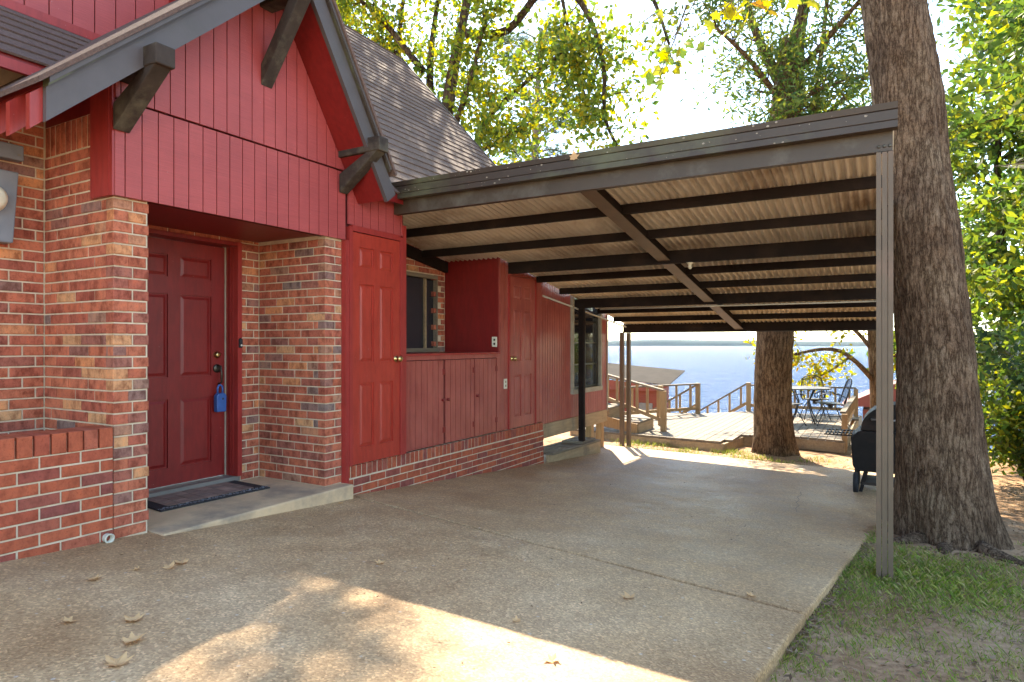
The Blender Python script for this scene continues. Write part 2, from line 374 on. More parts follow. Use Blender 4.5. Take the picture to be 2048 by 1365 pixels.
# ------------------------------------------------------------ house
P0, X1, XS, XF = -3.945, -4.75, -3.915, -3.58
HOUSE = thing('lake_house', 'red lakeside house with brick entry, steep gable and long siding wall', 'house', (-4.8, 4.5, 0))
BR = []                        # every brick of the house: (core, pos, length, height, outward normal, material)
def brick_run(core, a, ax, nrm, length, z0, rows, L=.222, H=.0677, off=.333, phase=0., m='brick', depth=.085, lo=0., hi=0., gap=.010, phases=None, skip=None):
    """rows of bricks from point a along ax; lo/hi: setback at the ends on odd rows (corner bond)"""
    ax = Vector(ax); nrm = Vector(nrm)
    for r in range(rows):
        u = -(phases[r % 2] if phases else (phase+r*off) % 1)*L; s0 = lo if r % 2 else 0; s1 = length-(hi if r % 2 else 0)
        while u < s1-.012:
            b0 = max(u, s0); b1 = min(u+L-gap, s1)
            if b1-b0 > .018:
                z = z0+r*H; mid = Vector(a)+ax*((b0+b1)/2)
                if not (skip and skip(mid, z)): BR.append((core, Vector((mid.x, mid.y, z+(H-gap)/2)), b1-b0, H-gap, nrm, m, depth))
            u += L
# --- brick cores (mortar)
def core(name, a, b, label=None):
    o = BX(a, b, name, 'mortar', HOUSE)
    if label: o['label'] = label
    return o
e = .007
c_pierL = core('brick_pier', (X1-.1, 2.134+e, -.1), (P0-e, 2.348-e, 2.715))
BX((X1-.1, 2.142, 2.716), (P0-.05, 2.34, 3.0), 'frieze_board', 'red_dark', HOUSE)
c_wall = core('brick_wall', (X1-.25, -3.0, -.1), (X1-e, 2.134+e+.002, 3.20))
c_pierR = core('brick_pier', (X1-.1, 3.806+e, -.1), (P0-e, 3.992, 2.2))
c_back = core('door_surround_wall', (X1-.2, 3.622, .0), (X1-e, 3.806+e+.002, 2.3))
c_lint = core('door_lintel_wall', (X1-.2, 2.346, 2.165), (X1-e-.001, 3.622, 2.3))
c_win = core('window_wall', (X1-.2, 4.6, 2.13), (X1-e, 6.60, 2.6))
core('window_jamb_wall', (X1-.2, 6.405, 1.0), (X1-e-.001, 6.60, 2.13)); BX((X1-1.2, 4.6, 1.0), (X1-1.15, 6.5, 2.4), 'inner_wall', 'red_dark', HOUSE)
c_base = core('foundation_wall', (P0-.3, 4.012, -.5), (P0+.02-e, 7.688-e, .268-.003))
brick_run(c_pierL, (P0, 2.134, 0), (0, 1, 0), (1, 0, 0), .214, .149, 31, L=.120, phases=(.28, 0), depth=.08)
brick_run(c_pierL, (X1, 2.134, 0), (1, 0, 0), (0, -1, 0), P0-X1, .149-2*.0677, 37, phase=.65, hi=.089, lo=0)
for k in range(13):      # soldier course under the eave on the return
    x = X1+.035+k*.0635
    if x < P0-.03: BR.append((c_pierL, Vector((x, 2.134, .149+35*.0677+.098)), .0495, .190, Vector((0, -1, 0)), 'brick', .085))
brick_run(c_wall, (X1, 1.0, 0), (0, 1, 0), (1, 0, 0), 1.13, .149, 40, phase=.1)
brick_run(c_pierR, (P0, 3.806, 0), (0, 1, 0), (1, 0, 0), .186, .146, 30, L=.118, phases=(.28, 0), depth=.08)
brick_run(c_pierR, (X1, 3.806, 0), (1, 0, 0), (0, -1, 0), P0-X1, .146, 30, phase=.65, hi=.089)
brick_run(c_back, (X1, 3.625, 0), (0, 1, 0), (1, 0, 0), .180, .146, 31, L=.222, phase=.4)
brick_run(c_lint, (X1, 2.36, 0), (0, 1, 0), (1, 0, 0), 1.262, 2.168, 2, phase=.2)
brick_run(c_win, (X1, 4.70, 0), (0, 1, 0), (1, 0, 0), 1.88, 1.215, 19, phase=.2, skip=lambda p, z: z < 2.12 and p.y < 6.42)
brick_run(c_base, (P0+.02, 4.02, 0), (0, 1, 0), (1, 0, 0), 3.665, .158-.0677*10, 10, L=.205, off=.5, m='brick_red', skip=lambda p, z: z+.06 < gz(p.x, p.y))
brick_run(c_base, (P0+.02, 4.02, 0), (0, 1, 0), (1, 0, 0), 3.665, .163, 1, L=.0665, H=.112, off=0, m='brick_red')
# --- individual bricks: the 300 that show largest; the rest joined
BC = {}
def brick_mesh(l, h, d, m):
    k = (round(l, 3), round(h, 3), round(d, 3), m)
    if k not in BC:
        c = .004; x, z = l/2, h/2
        mb = MB(); mb.v = [(-x, -d, -z), (x, -d, -z), (x, -d, z), (-x, -d, z), (-x, -c, -z), (x, -c, -z), (x, -c, z), (-x, -c, z), (-x+c, 0, -z+c), (x-c, 0, -z+c), (x-c, 0, z-c), (-x+c, 0, z-c)]
        mb.f = [(8, 9, 10, 11), (4, 5, 9, 8), (5, 6, 10, 9), (6, 7, 11, 10), (7, 4, 8, 11), (0, 1, 5, 4), (1, 2, 6, 5), (2, 3, 7, 6), (3, 0, 4, 7)]
        BC[k] = mb
    return BC[k], k
BME = {}
def place_bricks(bricks, limit=300):
    fx = Vector((-.498, .867, 0)); rx = Vector((.867, .498, 0))
    def score(b):
        v = b[1]-Vector((0, 0, EYE)); d = v.dot(fx); px = 1024+1290*v.dot(rx)/max(d, .1); py = 690-1290*v.z/max(d, .1)
        vis = -5 < px < 2050 and -5 < py < 1370 and d > 0 and b[4].dot(v) < 0
        return (0 if vis else 1, d*d/(b[2]*b[3]*abs(b[4].dot(v.normalized()))+1e-5))
    bricks = sorted(bricks, key=score); rest = MB()
    for i, (c, p, l, h, nrm, m, d) in enumerate(bricks):
        mb, k = brick_mesh(l, h, d, m); y = nrm; x = nrm.cross(Vector((0, 0, 1))); j = random.gauss(0, .0011)
        M = Matrix(((x.x, y.x, 0, 0), (x.y, y.y, 0, 0), (0, 0, 1, 0), (0, 0, 0, 1))); M = Matrix.Translation(p+y*j)@M@Matrix.Rotation(random.gauss(0, .004), 4, 'Y')
        if i < limit:
            if k not in BME: BME[k] = mb.mesh('brick', m)
            o = bpy.data.objects.new('brick', BME[k]); COL.objects.link(o); o.parent = c; o.matrix_parent_inverse = Matrix(); o.matrix_local = M if c.parent is None else M
            PAR.append((o, M))
        else:
            G.setdefault(m, MB()); q = G[m]; n = len(q.v); q.v += [tuple(M@Vector(v)) for v in mb.v]; q.f += [tuple(n+a for a in f) for f in mb.f]
PAR = []; G = {}
place_bricks(BR)
for m, q in G.items(): tag(q.obj('bricks', m, HOUSE), None, None, kind='stuff')
# --- siding boards clipped under a roof line
def boards(parent, x, y0, y1, z0, ztop, w=.1016, m='red_siding', th=.018, gap=.007, ph=0., name='siding_board', nrm=1):
    y = y0-ph
    while y < y1-.01:
        a = max(y, y0); b = min(y+w-gap, y1)
        if b-a > .012:
            za, zb = ztop(a), ztop(b); pts = [(a, z0), (b, z0), (b, zb), (a, za)]
            mid = [(yy, ztop(yy)) for yy in (3.263,) if a < yy < b]
            pts = pts[:3]+mid+pts[3:]
            if max(za, zb) > z0+.01: MB().prism([(x-th, yy, max(zz, z0+.002)) for yy, zz in pts], (th, 0, 0)).obj(name, m, parent)
        y += w
SL, SR = .923, 1.61
def rake(y):
    if y < 3.263: return 2.415+SL*(y-1.616)
    return 3.936-SR*(y-3.263)
gw = MB(); gw.prism([(XS-.09, yy, zz) for yy, zz in ((2.13, 2.19), (4.79, 2.19), (4.79, 2.62), (4.12, 2.62), (3.263, 3.90), (2.13, 2.87))], (.06, 0, 0))
GABLE = gw.obj('gable_wall', 'groove', HOUSE)
boards(GABLE, XS+.004, 2.125, 4.0, 2.180, lambda y: min(2.745, rake(y)-.01), ph=.04)
boards(GABLE, XS+.014, 2.125, 4.03, 2.755, lambda y: rake(y)-.01, ph=.07)
BX((XS-.16, 2.11, 2.180), (XS-.0, 2.124, 2.86), 'corner_board', 'red_trim', GABLE)
MB().prism([(P0-.20, 2.122, 2.181), (P0+.0, 2.122, 2.181), (P0+.0, 2.122, 2.86), (P0-.20, 2.122, 2.86)], (0, -.016, 0)).obj('corner_board', 'red_trim', GABLE)
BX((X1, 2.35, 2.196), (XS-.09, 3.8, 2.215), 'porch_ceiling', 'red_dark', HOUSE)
# --- gable roof: soffit, shingles, rake boards
RO = MB()
def roof_slab(y0, z0, y1, z1, xa, xb, t0, t1, name, m, parent):
    d = Vector((0, y1-y0, z1-z0)).normalized(); nn = Vector((0, -d.z, d.y))
    if nn.z < 0: nn = -nn
    a, b = Vector((xa, y0, z0)), Vector((xa, y1, z1))
    return MB().prism([a+nn*t0, b+nn*t0, b+nn*t1, a+nn*t1], (xb-xa, 0, 0)).obj(name, m, parent)
def rake_piece(left, xa, xb, t0, t1, name, m, parent, ext=0.):
    """sloping roof layer with plumb-cut ends; t0, t1 measured square to the slope"""
    y0, z0, k = (1.616-ext, 2.415-ext*SL, SL) if left else (4.15+ext, 2.51-ext*SR, SR)
    c = math.sqrt(1+k*k); y0s = y0 if left else y0
    pts = [(y0s, z0+t0*c), (3.263, 3.936+t0*c), (3.263, 3.936+t1*c), (y0s if left else y0s+.8*(t1-t0), z0+t1*c if left else z0+t1*c-.8*(t1-t0)*k)]
    return MB().prism([(xa, y, z) for y, z in pts], (xb-xa, 0, 0)).obj(name, m, parent)
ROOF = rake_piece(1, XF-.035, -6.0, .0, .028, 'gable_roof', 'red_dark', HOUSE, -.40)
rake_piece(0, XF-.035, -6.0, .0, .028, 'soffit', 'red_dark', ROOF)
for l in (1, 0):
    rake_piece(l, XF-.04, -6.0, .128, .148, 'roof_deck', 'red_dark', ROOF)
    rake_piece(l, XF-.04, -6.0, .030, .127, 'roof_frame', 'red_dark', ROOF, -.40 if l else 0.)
    rake_piece(l, XF-.034, XF, -.008, .118, 'rake_board', 'fascia_paint', ROOF)
    rake_piece(l, XF-.034, XF+.022, .119, .148, 'rake_moulding', 'gutter_metal', ROOF)
    rake_piece(l, XF+.0225, XF+.034, .128, .1485, 'drip_edge', 'fascia_paint', ROOF)
    rake_piece(l, XF+.048, -6.0, .150, .172, 'shingles', 'shingle_left', ROOF, .05)
for x in (XF-.036, XF-.24, XF-.56, XF-.9):        # rafter tails at the low eave
    MB().prism([(x, 1.56, rake(1.56)+.168), (x, 2.05, rake(2.05)+.168), (x, 2.05, rake(2.05)), (x, 1.56, rake(1.56)-.005)], (-.04, 0, 0)).obj('rafter_tail', 'red_trim', ROOF)
# --- brackets
def bracket(y, zb, xend=-3.46, w=.115, h=.115, brace=True, zfoot=None, beam=True):
    t = MB().box((XS-.02, y-w/2, zb-h/2), (xend, y+w/2, zb+h/2)).obj('bracket_beam', 'timber_dark', HOUSE, False, .008)
    if not beam: pass
    d = MB(); hh = .105
    d.prism([(XS+.015, y-w/2+.008, zfoot), (XS+.015, y-w/2+.008, zfoot+hh*1.45), (xend-.13, y-w/2+.008, zb-h/2+.01), (xend-.015, y-w/2+.008, zb-h/2+.01)], (0, w-.016, 0))
    d.obj('brace', 'timber_dark', t, False, .006)
bracket(2.155, 2.912, zfoot=2.56)
bracket(3.965, 2.907, zfoot=2.56)
bracket(3.19, 3.80, zfoot=3.18)
# --- upper storey wall and lower roof left of the gable
XU = -5.2
UW = BX((XU-.2, -3, 3.55), (XU-.03, 4.2, 6.4), 'upper_wall', 'groove', HOUSE)
boards(UW, XU, .2, 3.4, 3.62, lambda y: 5.6, w=.155, gap=.009)
BX((XU-.02, -1.2, 3.60), (XU+.022, 3.4, 3.665), 'flashing_board', 'red_trim', UW)
def shingle_slope(name, p_low, p_high, ya, yb, n, m, parent, wob=0.):
    """overlapping shingle courses from eave to top, p = (x, z)"""
    mb = MB(); (xa, za), (xb, zb) = p_low, p_high; L = math.hypot(xb-xa, zb-za); nx_, nz_ = (zb-za)/L*1, (xa-xb)/L
    if nz_ < 0: nx_, nz_ = -nx_, -nz_
    for k in range(n):
        t0, t1 = k/n, min(1, (k+1.25)/n)
        y = ya
        while y < yb-.01:
            y2 = min(yb, y+(.30+.62*random.random() if wob else 99)); lift = .014+(random.random()*.004 if wob else 0)
            a = (lerp(xa, xb, t0), lerp(za, zb, t0)); b = (lerp(xa, xb, t1), lerp(za, zb, t1))
            n0 = len(mb.v); mb.v += [(a[0]+nx_*lift, y, a[1]+nz_*lift), (a[0]+nx_*lift, y2-.002, a[1]+nz_*lift), (b[0]+nx_*.002, y2-.002, b[1]+nz_*.002), (b[0]+nx_*.002, y, b[1]+nz_*.002), (a[0], y, a[1]), (a[0], y2-.002, a[1])]
            mb.f += [(n0, n0+1, n0+2, n0+3), (n0, n0+4, n0+5, n0+1)]
            y = y2
    return mb.obj(name, m, parent)
SK = MB().prism([(-4.25, -3, 2.90), (XU, -3, 3.565), (XU, -3, 3.60), (-4.25, -3, 2.935)], (0, 6.2, 0)).obj('lower_roof', 'red_dark', HOUSE)
s = shingle_slope('shingle_courses', (-4.23, 2.925), (XU+.01, 3.602), -3, 3.0, 7, 'shingle_left', SK, 1); s['kind'] = 'stuff'
BX((-4.27, -3, 2.845), (-4.24, 2.9, 2.905), 'eave_board', 'red_trim', SK)
for k in range(7):
    MB().prism([(-4.28, -2.2+k*.61, 2.86), (X1, -2.2+k*.61, 3.19), (X1, -2.2+k*.61, 3.05), (-4.28, -2.2+k*.61, 2.74)], (0, .04, 0)).obj('rafter_tail', 'red_trim', SK)
# --- main steep roof right of the gable: two pitches
MR = MB().prism([(-3.80, 4.22, 2.67), (-6.62, 4.22, 5.82), (-10.5, 4.22, 8.2), (-10.5, 4.22, 8.12), (-6.60, 4.22, 5.74), (-3.80, 4.22, 2.58)], (0, 3.78, 0)).obj('main_roof', 'red_dark', HOUSE)
s = shingle_slope('shingle_courses', (-3.78, 2.66), (-6.62, 5.83), 4.22, 8.0, 31, 'shingle', MR, 1); s['kind'] = 'stuff'
s = shingle_slope('shingle_courses', (-6.60, 5.82), (-10.5, 8.21), 4.22, 8.0, 32, 'shingle', MR, 1); s['kind'] = 'stuff'
for a, b in (((-3.78, 8.005, 2.655), (-6.63, 8.005, 5.835)), ((-6.61, 8.005, 5.825), (-10.5, 8.005, 8.215))): MB().bar(a, b, .02, .05).obj('rake_edge', 'gutter_metal', MR)
BX((-10.5, 3.4, 2.0), (X1-.3, 7.6, 2.6), 'attic_floor', 'red_dark', HOUSE)
# --- entry door
def panel_door(name, x, y0, y1, z0, z1, m, parent, knob_y=None, knob_z=None, rows=((.06, .15), (.22, .56), (.65, .93)), inv=1):
    th = .04; d = BX((x-th, y0, z0), (x-.014, y1, z1), name, m, parent)
    H = z1-z0; W = y1-y0; st = .115*W+.02; mid = (y0+y1)/2; xf = x
    fr = MB(); fr.box((x-.0142, y0, z0), (xf, y0+st, z1)).box((x-.0142, y1-st, z0), (xf, y1, z1)).box((x-.0142, mid-.045*W-.01, z0), (xf, mid+.045*W+.01, z1))
    zz = z1; edges = [z1]
    for a, b in rows: edges += [z1-a*H, z1-b*H]
    edges.append(z0)
    for k in range(0, len(edges), 2):
        for ya, yb in ((y0+st, mid-.045*W-.01), (mid+.045*W+.01, y1-st)): fr.box((x-.0143, ya-.0005, edges[k+1]), (xf-.0006, yb+.0005, edges[k]))
    fr.obj('stile_and_rails', m, d)
    for a, b in rows:
        for ya, yb in ((y0+st, mid-.045*W-.01), (mid+.045*W+.01, y1-st)):
            q = MB(); za, zb = z1-b*H, z1-a*H; i0, i1 = .012, .034
            q.v = [(x-.0138, ya+i0, za+i0), (x-.0138, yb-i0, za+i0), (x-.0138, yb-i0, zb-i0), (x-.0138, ya+i0, zb-i0), (x-.005, ya+i1, za+i1), (x-.005, yb-i1, za+i1), (x-.005, yb-i1, zb-i1), (x-.005, ya+i1, zb-i1)]
            q.f = [(4, 5, 6, 7), (0, 1, 5, 4), (1, 2, 6, 5), (2, 3, 7, 6), (3, 0, 4, 7)]
            q.obj('panel', m, d)
    return d
XD = -4.89
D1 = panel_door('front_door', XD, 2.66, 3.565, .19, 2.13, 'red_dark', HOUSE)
BX((XD-.05, 2.40, .141), (X1-.012, 3.62, .183), 'threshold', 'galv', HOUSE)
fr = MB().box((XD-.04, 3.58, .184), (X1-.04, 3.621, 2.165)).obj('door_frame', 'red_trim', HOUSE)
BX((XD-.03, 3.566, .184), (XD+.004, 3.5795, 2.135), 'weather_strip', 'white_trim', HOUSE)
BX((XD+.04, 3.574, .184), (XD+.06, 3.5798, 2.135), 'door_stop', 'red_dark', fr)
BX((X1-.039, 3.583, .1845), (X1+.012, 3.624, 2.17), 'casing', 'red_trim', fr)
BX((XD-.04, 2.36, 2.135), (X1+.010, 3.5825, 2.168), 'head_casing', 'red_dark', fr)
BX((XD-.04, 2.36, .184), (X1-.04, 2.65, 2.134), 'side_panel', 'red_dark', fr)
MB().lathe((XD, 3.49, 1.215), (1, 0, 0), [(.030, 0), (.030, .008), (.022, .014), (.022, .028), (.012, .030), (0, .030)]).obj('deadbolt', 'brass', D1, True)
MB().lathe((XD, 3.49, 1.10), (1, 0, 0), [(.036, 0), (.036, .01), (.028, .016), (0, .017)]).obj('handle_plate', 'bronze', D1, True)
MB().tube([(XD+.012, 3.49, 1.125), (XD+.055, 3.49, 1.12), (XD+.06, 3.495, 1.06), (XD+.058, 3.497, .985), (XD+.02, 3.495, .97)], .009).obj('handle', 'bronze', D1, True)
lb = thing('lock_box', 'blue key lock box hanging from the front door handle', 'lock box', (XD+.05, 3.49, .75))
MB().prism([(XD+.02, 3.448, .735), (XD+.02, 3.535, .735), (XD+.02, 3.538, .87), (XD+.02, 3.522, .892), (XD+.02, 3.462, .892), (XD+.02, 3.446, .87)], (.05, 0, 0)).obj('body', 'lock_blue', lb, False, .008)
MB().tube([(XD+.045, 3.468, .885)]+[(XD+.045, 3.491+.023*math.cos(a), .93+.030*math.sin(a)) for a in [R(180-20*k) for k in range(10)]]+[(XD+.045, 3.514, .885)], .0085).obj('shackle', 'lock_blue', lb, True)
MB().lathe((XD+.0695, 3.50, .845), (1, 0, 0), [(.008, 0), (.008, .003), (0, .003)], 10).obj('dial', 'rubber', lb)
db = thing('door_bell', 'small black doorbell button on the red frame of the entry door', 'doorbell', (X1+.013, 3.604, 1.30))
MB().prism([(X1+.012, 3.588, 1.275), (X1+.012, 3.618, 1.275), (X1+.012, 3.620, 1.345), (X1+.012, 3.604, 1.36), (X1+.012, 3.588, 1.345)], (.018, 0, 0)).obj('housing', 'rubber', db, False, .003)
MB().lathe((X1+.0302, 3.604, 1.295), (1, 0, 0), [(.008, 0), (.008, .004), (0, .004)], 12).obj('button', 'plate_white', db)
# --- closet with red door
CL = BX((X1, 3.995, .272), (XS-.03, 4.785, 2.2), 'closet_wall', 'red_trim', HOUSE)
BX((XS-.06, 3.9935, .10), (XS+.012, 4.035, 2.18), 'corner_trim', 'red_trim', CL)
BX((XS-.06, 4.74, .272), (XS+.014, 4.787, 2.42), 'corner_trim', 'red_trim', CL)
BX((XS-.029, 4.036, .272), (XS+.018, 4.072, 2.30), 'door_casing', 'red_trim', CL)
BX((XS-.029, 4.70, .272), (XS+.018, 4.739, 2.30), 'door_casing', 'red_trim', CL)
BX((XS-.029, 4.0725, 2.268), (XS+.0182, 4.6995, 2.318), 'door_casing', 'red_trim', CL)
boards(CL, XS+.004, 4.036, 4.74, 2.32, lambda y: 2.66, ph=.03)
D2 = panel_door('closet_door', XS+.008, 4.076, 4.696, .275, 2.262, 'red_door', HOUSE)
MB().lathe((XS+.008, 4.645, 1.17), (1, 0, 0), [(.030, 0), (.030, .006), (.012, .01), (.012, .03), (.027, .04), (.030, .052), (.022, .064), (0, .066)]).obj('knob', 'brass', D2, True)
for z in (2.05, .50):
    BX((XS+.0085, 4.0735, z-.045), (XS+.016, 4.083, z+.045), 'hinge', 'red_trim', D2)
# --- cabinet under the window, its doors of narrow boards
CB = BX((X1, 4.79, .272), (P0-.02, 6.58, 1.19), 'cabinet_body', 'groove', HOUSE)
BX((X1, 4.789, 1.19), (P0+.012, 6.575, 1.212), 'counter_top', 'red_trim', CB)
BX((P0-.019, 4.79, 1.148), (P0+.004, 6.578, 1.189), 'top_rail', 'red_worn', CB)
for a, b in ((4.80, 5.455), (5.475, 6.02), (6.035, 6.50)):
    dr = BX((P0-.0195, a, .276), (P0-.012, b, 1.142), 'cabinet_door', 'groove', CB)
    y = a; k = 0
    while y < b-.02:
        y2 = min(b, y+.088+.008*random.random()); BX((P0-.0115, y, .278), (P0+.004+.002*random.random(), y2-.007, 1.140), 'board', 'red_worn', dr); y = y2
    MB().lathe((P0+.005, b-.04 if a < 5 else a+.03, .73), (1, 0, 0), [(.016, 0), (.010, .012), (.018, .022), (0, .028)], 10).obj('knob', 'red_dark', dr, True)
    for z in (.42, 1.02): BX((P0+.0055, b-.035, z-.03), (P0+.011, b+.008, z+.03), 'hinge', 'red_dark', dr)
BX((P0-.019, 6.505, .276), (P0+.003, 6.578, 1.147), 'end_stile', 'red_worn', CB)
# --- window over the cabinet
WN = BX((X1-.06, 4.7, 1.26), (X1-.045, 6.40, 2.10), 'kitchen_window', 'window_glass', HOUSE)
for a, b in (((X1-.09, 4.7, 2.101), (X1+.012, 6.42, 2.145)), ((X1-.09, 4.7, 1.212), (X1+.03, 6.42, 1.259)), ((X1-.09, 6.401, 1.259), (X1+.012, 6.421, 2.101))): BX(a, b, 'window_frame', 'wood_grey', WN)
BX((X1-.044, 6.20, 1.26), (X1-.02, 6.235, 2.10), 'curtain_edge', 'wood_beam', WN)
# --- second closet and its door
C2 = BX((X1, 6.583, .272), (P0-.022, 7.66, 2.55), 'side_closet_wall', 'red_dark', HOUSE)
for a, b, zt in ((6.586, 6.765, 2.5), (7.50, 7.686, 2.5)): boards(C2, P0, a, b, .272, lambda y: 2.42-.10*(y-6.6), w=.098, m='red_worn', th=.022)
boards(C2, P0, 6.767, 7.498, 2.185, lambda y: 2.42-.10*(y-6.6), w=.098, m='red_worn', th=.022)
BX((P0-.0215, 6.768, .272), (P0+.018, 6.80, 2.15), 'door_casing', 'red_trim', C2)
BX((P0-.0215, 7.462, .272), (P0+.018, 7.497, 2.15), 'door_casing', 'red_trim', C2)
BX((P0-.0215, 6.768, 2.151), (P0+.022, 7.497, 2.184), 'door_casing', 'red_worn', C2)
D3 = panel_door('side_door', P0+.006, 6.806, 7.456, .275, 2.146, 'red_worn', HOUSE)
MB().lathe((P0+.006, 6.86, 1.13), (1, 0, 0), [(.032, 0), (.030, .008), (.012, .012), (.012, .03), (.028, .042), (.028, .056), (0, .066)]).obj('knob', 'brass', D3, True)
for nm, lab, p, ax in (('wall_outlet', 'cream outlet plate on the dark red side wall above the counter', (-4.02, 6.583, 1.335), 'y'), ('wall_outlet', 'cream outlet plate low beside the narrow side door', (P0+.001, 6.70, .83), 'x')):
    t = thing(nm, lab, 'outlet', p); x, y, z = p
    if ax == 'y':
        BX((x-.036, y-.008, z-.06), (x+.036, y, z+.06), 'cover_plate', 'plate_white', t, .003)
        for k in (-.024, .024): BX((x-.012, y-.010, z+k-.013), (x+.012, y-.0075, z+k+.013), 'socket', 'bronze', t)
    else:
        BX((x, y-.036, z-.06), (x+.008, y+.036, z+.06), 'cover_plate', 'plate_white', t, .003)
        for k in (-.024, .024): BX((x+.0075, y-.012, z+k-.013), (x+.010, y+.012, z+k+.013), 'socket', 'wood_beam', t)
# --- raised back room with lake-side window
BW = BX((-7.5, 7.70, .23), (P0-.09, 10.08, 2.3), 'back_room_wall', 'groove', HOUSE)
boards(BW, P0-.035, 7.692, 8.66, .225, lambda y: 2.42-.13*(y-6.6), w=.0735, gap=.008, m='red_worn', th=.06)
boards(BW, P0-.035, 9.78, 10.09, .225, lambda y: 2.42-.13*(y-6.6), w=.0735, gap=.008, m='red_worn', th=.022)
boards(BW, P0-.035, 8.66, 9.78, .225, lambda y: .57, w=.0735, gap=.008, m='red_worn', th=.022)
BX((P0-.06, 10.085, .2), (P0-.02, 10.115, 2.05), 'corner_trim', 'white_trim', BW)
BX((-7.5, 7.7, 2.3), (P0-.1, 10.1, 2.36), 'back_roof', 'galv', BW)
W2 = BX((P0-.075, 8.70, .64), (P0-.066, 9.74, 2.0), 'lake_window', 'window_glass', HOUSE)
BX((P0-.06, 8.655, .57), (P0+.02, 9.785, .64), 'window_sill', 'white_trim', W2)
for ya, yb in ((8.655, 8.70), (9.74, 9.785)): BX((P0-.06, ya, .641), (P0+.008, yb, 2.02), 'window_casing', 'white_trim', W2)
for ya, yb in ((8.701, 8.74), (9.68, 9.739), (9.20, 9.225)): BX((P0-.0655, ya, .641), (P0-.04, yb, 2.0), 'sash_stile', 'bronze', W2)
for z in (.66, 1.0, 1.33, 1.66): BX((P0-.0652, 8.741, z-.012), (P0-.045, 9.679, z+.012), 'muntin', 'bronze', W2)
BX((P0-.10, 7.695, .03), (P0-.030, 10.1, .222), 'skirt_beam', 'wood_beam', BW)
for y in (9.55, 9.98): BX((P0-.16, y-.05, gz(P0, y)-.2), (P0-.06, y+.05, .028), 'pier_post', 'wood_yellow', BW)
MB().tube([(P0-.02, 7.72, 1.96), (P0+.02, 11.22, 1.575)], .014).obj('edge_pipe', 'pale_pipe', BW, True)
# --- place brick transforms once the parents' matrices are known
bpy.context.view_layer.update()
for o, M in PAR:
    o.matrix_parent_inverse = o.parent.matrix_world.inverted(); o.matrix_basis = M
# --- planter
PL = thing('planter_wall', 'low red brick planter wall with a row of upright cap bricks', 'brick wall', (-4.1, 1.2, .1))
pc = BX((-4.13, .0, -.1), (P0+.015-e, 2.125, .70), 'mortar_core', 'mortar', PL)
BR2 = []; sv = BR; BR = []
brick_run(pc, (P0+.015, .62, 0), (0, 1, 0), (1, 0, 0), 1.505, .703-.0690*11, 11, L=.207, H=.0690, off=.5, phase=.55, m='brick_red')
for k in range(19):
    y = 2.086-k*.0825
    BR.append((pc, Vector((P0+.018, y, .757)), .0725, .112, Vector((1, 0, 0)), 'brick_red', .205))
G = {}; PAR = []; place_bricks(BR); bpy.context.view_layer.update()
for o, M in PAR: o.matrix_parent_inverse = o.parent.matrix_world.inverted(); o.matrix_basis = M
BX((-4.12, .0, .70), (P0-.005, 2.12, .795), 'cap_mortar', 'mortar', PL)
BX((X1, .0, .3), (-4.135, 2.12, .62), 'planter_soil', 'soil', PL)
pp = thing('drain_pipe', 'short cream plastic drain pipe poking out of the planter base', 'pipe', (-3.92, 2.09, .16))
MB().tube([(-4.0, 2.088, .175), (P0+.045, 2.088, .172)], .026, 14, False).obj('pipe_shell', 'pvc', pp, True)
MB().lathe((P0+.044, 2.088, .172), (1, 0, 0), [(.026, 0), (.029, .0), (.029, .006), (.020, .006), (.020, -.04), (0, -.04)], 14).obj('pipe_mouth', 'pvc', pp, True)
# --- meters on the brick wall
mt = thing('electric_meter', 'grey electric meter box with round glass dial on the brick wall', 'meter', (X1+.01, 1.85, 2.1))
MB().prism([(X1+.002, 1.65, 1.92), (X1+.002, 1.915, 1.925), (X1+.002, 1.945, 2.367), (X1+.002, 1.65, 2.367)], (.11, 0, 0)).obj('case', 'grey_box', mt, False, .008)
MB().lathe((X1+.1125, 1.79, 2.18), (1, 0, 0), [(.085, 0), (.085, .02), (.075, .024), (.072, .06), (.05, .075), (0, .08)], 24).obj('dial', 'plate_white', mt, True)
mt = thing('conduit_box', 'flat grey box on the brick wall above the electric meter', 'box', (X1+.01, 1.85, 2.5))
BX((X1+.002, 1.6, 2.45), (X1+.08, 1.985, 2.545), 'cover', 'grey_box', mt, .006)
BX((X1+.0805, 1.95, 2.475), (X1+.084, 1.965, 2.49), 'screw', 'galv', mt)
# --- doormat
DM = thing('door_mat', 'black rubber door mat with a paver pattern on the porch slab', 'mat', (-4.6, 3.1, .14))
MB().prism([(-4.86, 2.72, .141), (-4.33, 2.66, .141), (-4.29, 3.545, .141), (-4.84, 3.575, .141)], (0, 0, .010)).obj('rubber_base', 'rubber', DM)
for i in range(7):
    for j in range(3):
        u0, u1 = .10+i*.115, .10+i*.115+.108; v0, v1 = .16+j*.235, .16+j*.235+.222
        q = [(u0, v0), (u1, v0), (u1, v1), (u0, v1)]
        P_ = [(lerp(lerp(-4.86, -4.84, u), lerp(-4.33, -4.29, u), v), lerp(lerp(2.72, 3.575, u), lerp(2.66, 3.545, u), v), .1512) for u, v in q]
        MB().prism(P_, (0, 0, .003)).obj('paver_piece', 'mat_paver', DM)
sc = MB()
for k in range(46):
    u = k/46+.01; v = .93+.03*math.sin(k*2.1)
    for vv in (v, .07-.03*math.sin(k*2.1)):
        x = lerp(lerp(-4.86, -4.84, u), lerp(-4.33, -4.29, u), vv); y = lerp(lerp(2.72, 3.575, u), lerp(2.66, 3.545, u), vv)
        sc.tube([(x+.013*math.cos(a), y+.008*math.sin(a), .1525) for a in [R(50*q+k*40) for q in range(6)]], .0022, 5)
sc.obj('scroll_border', 'grey_box', DM, True)['kind'] = 'stuff'

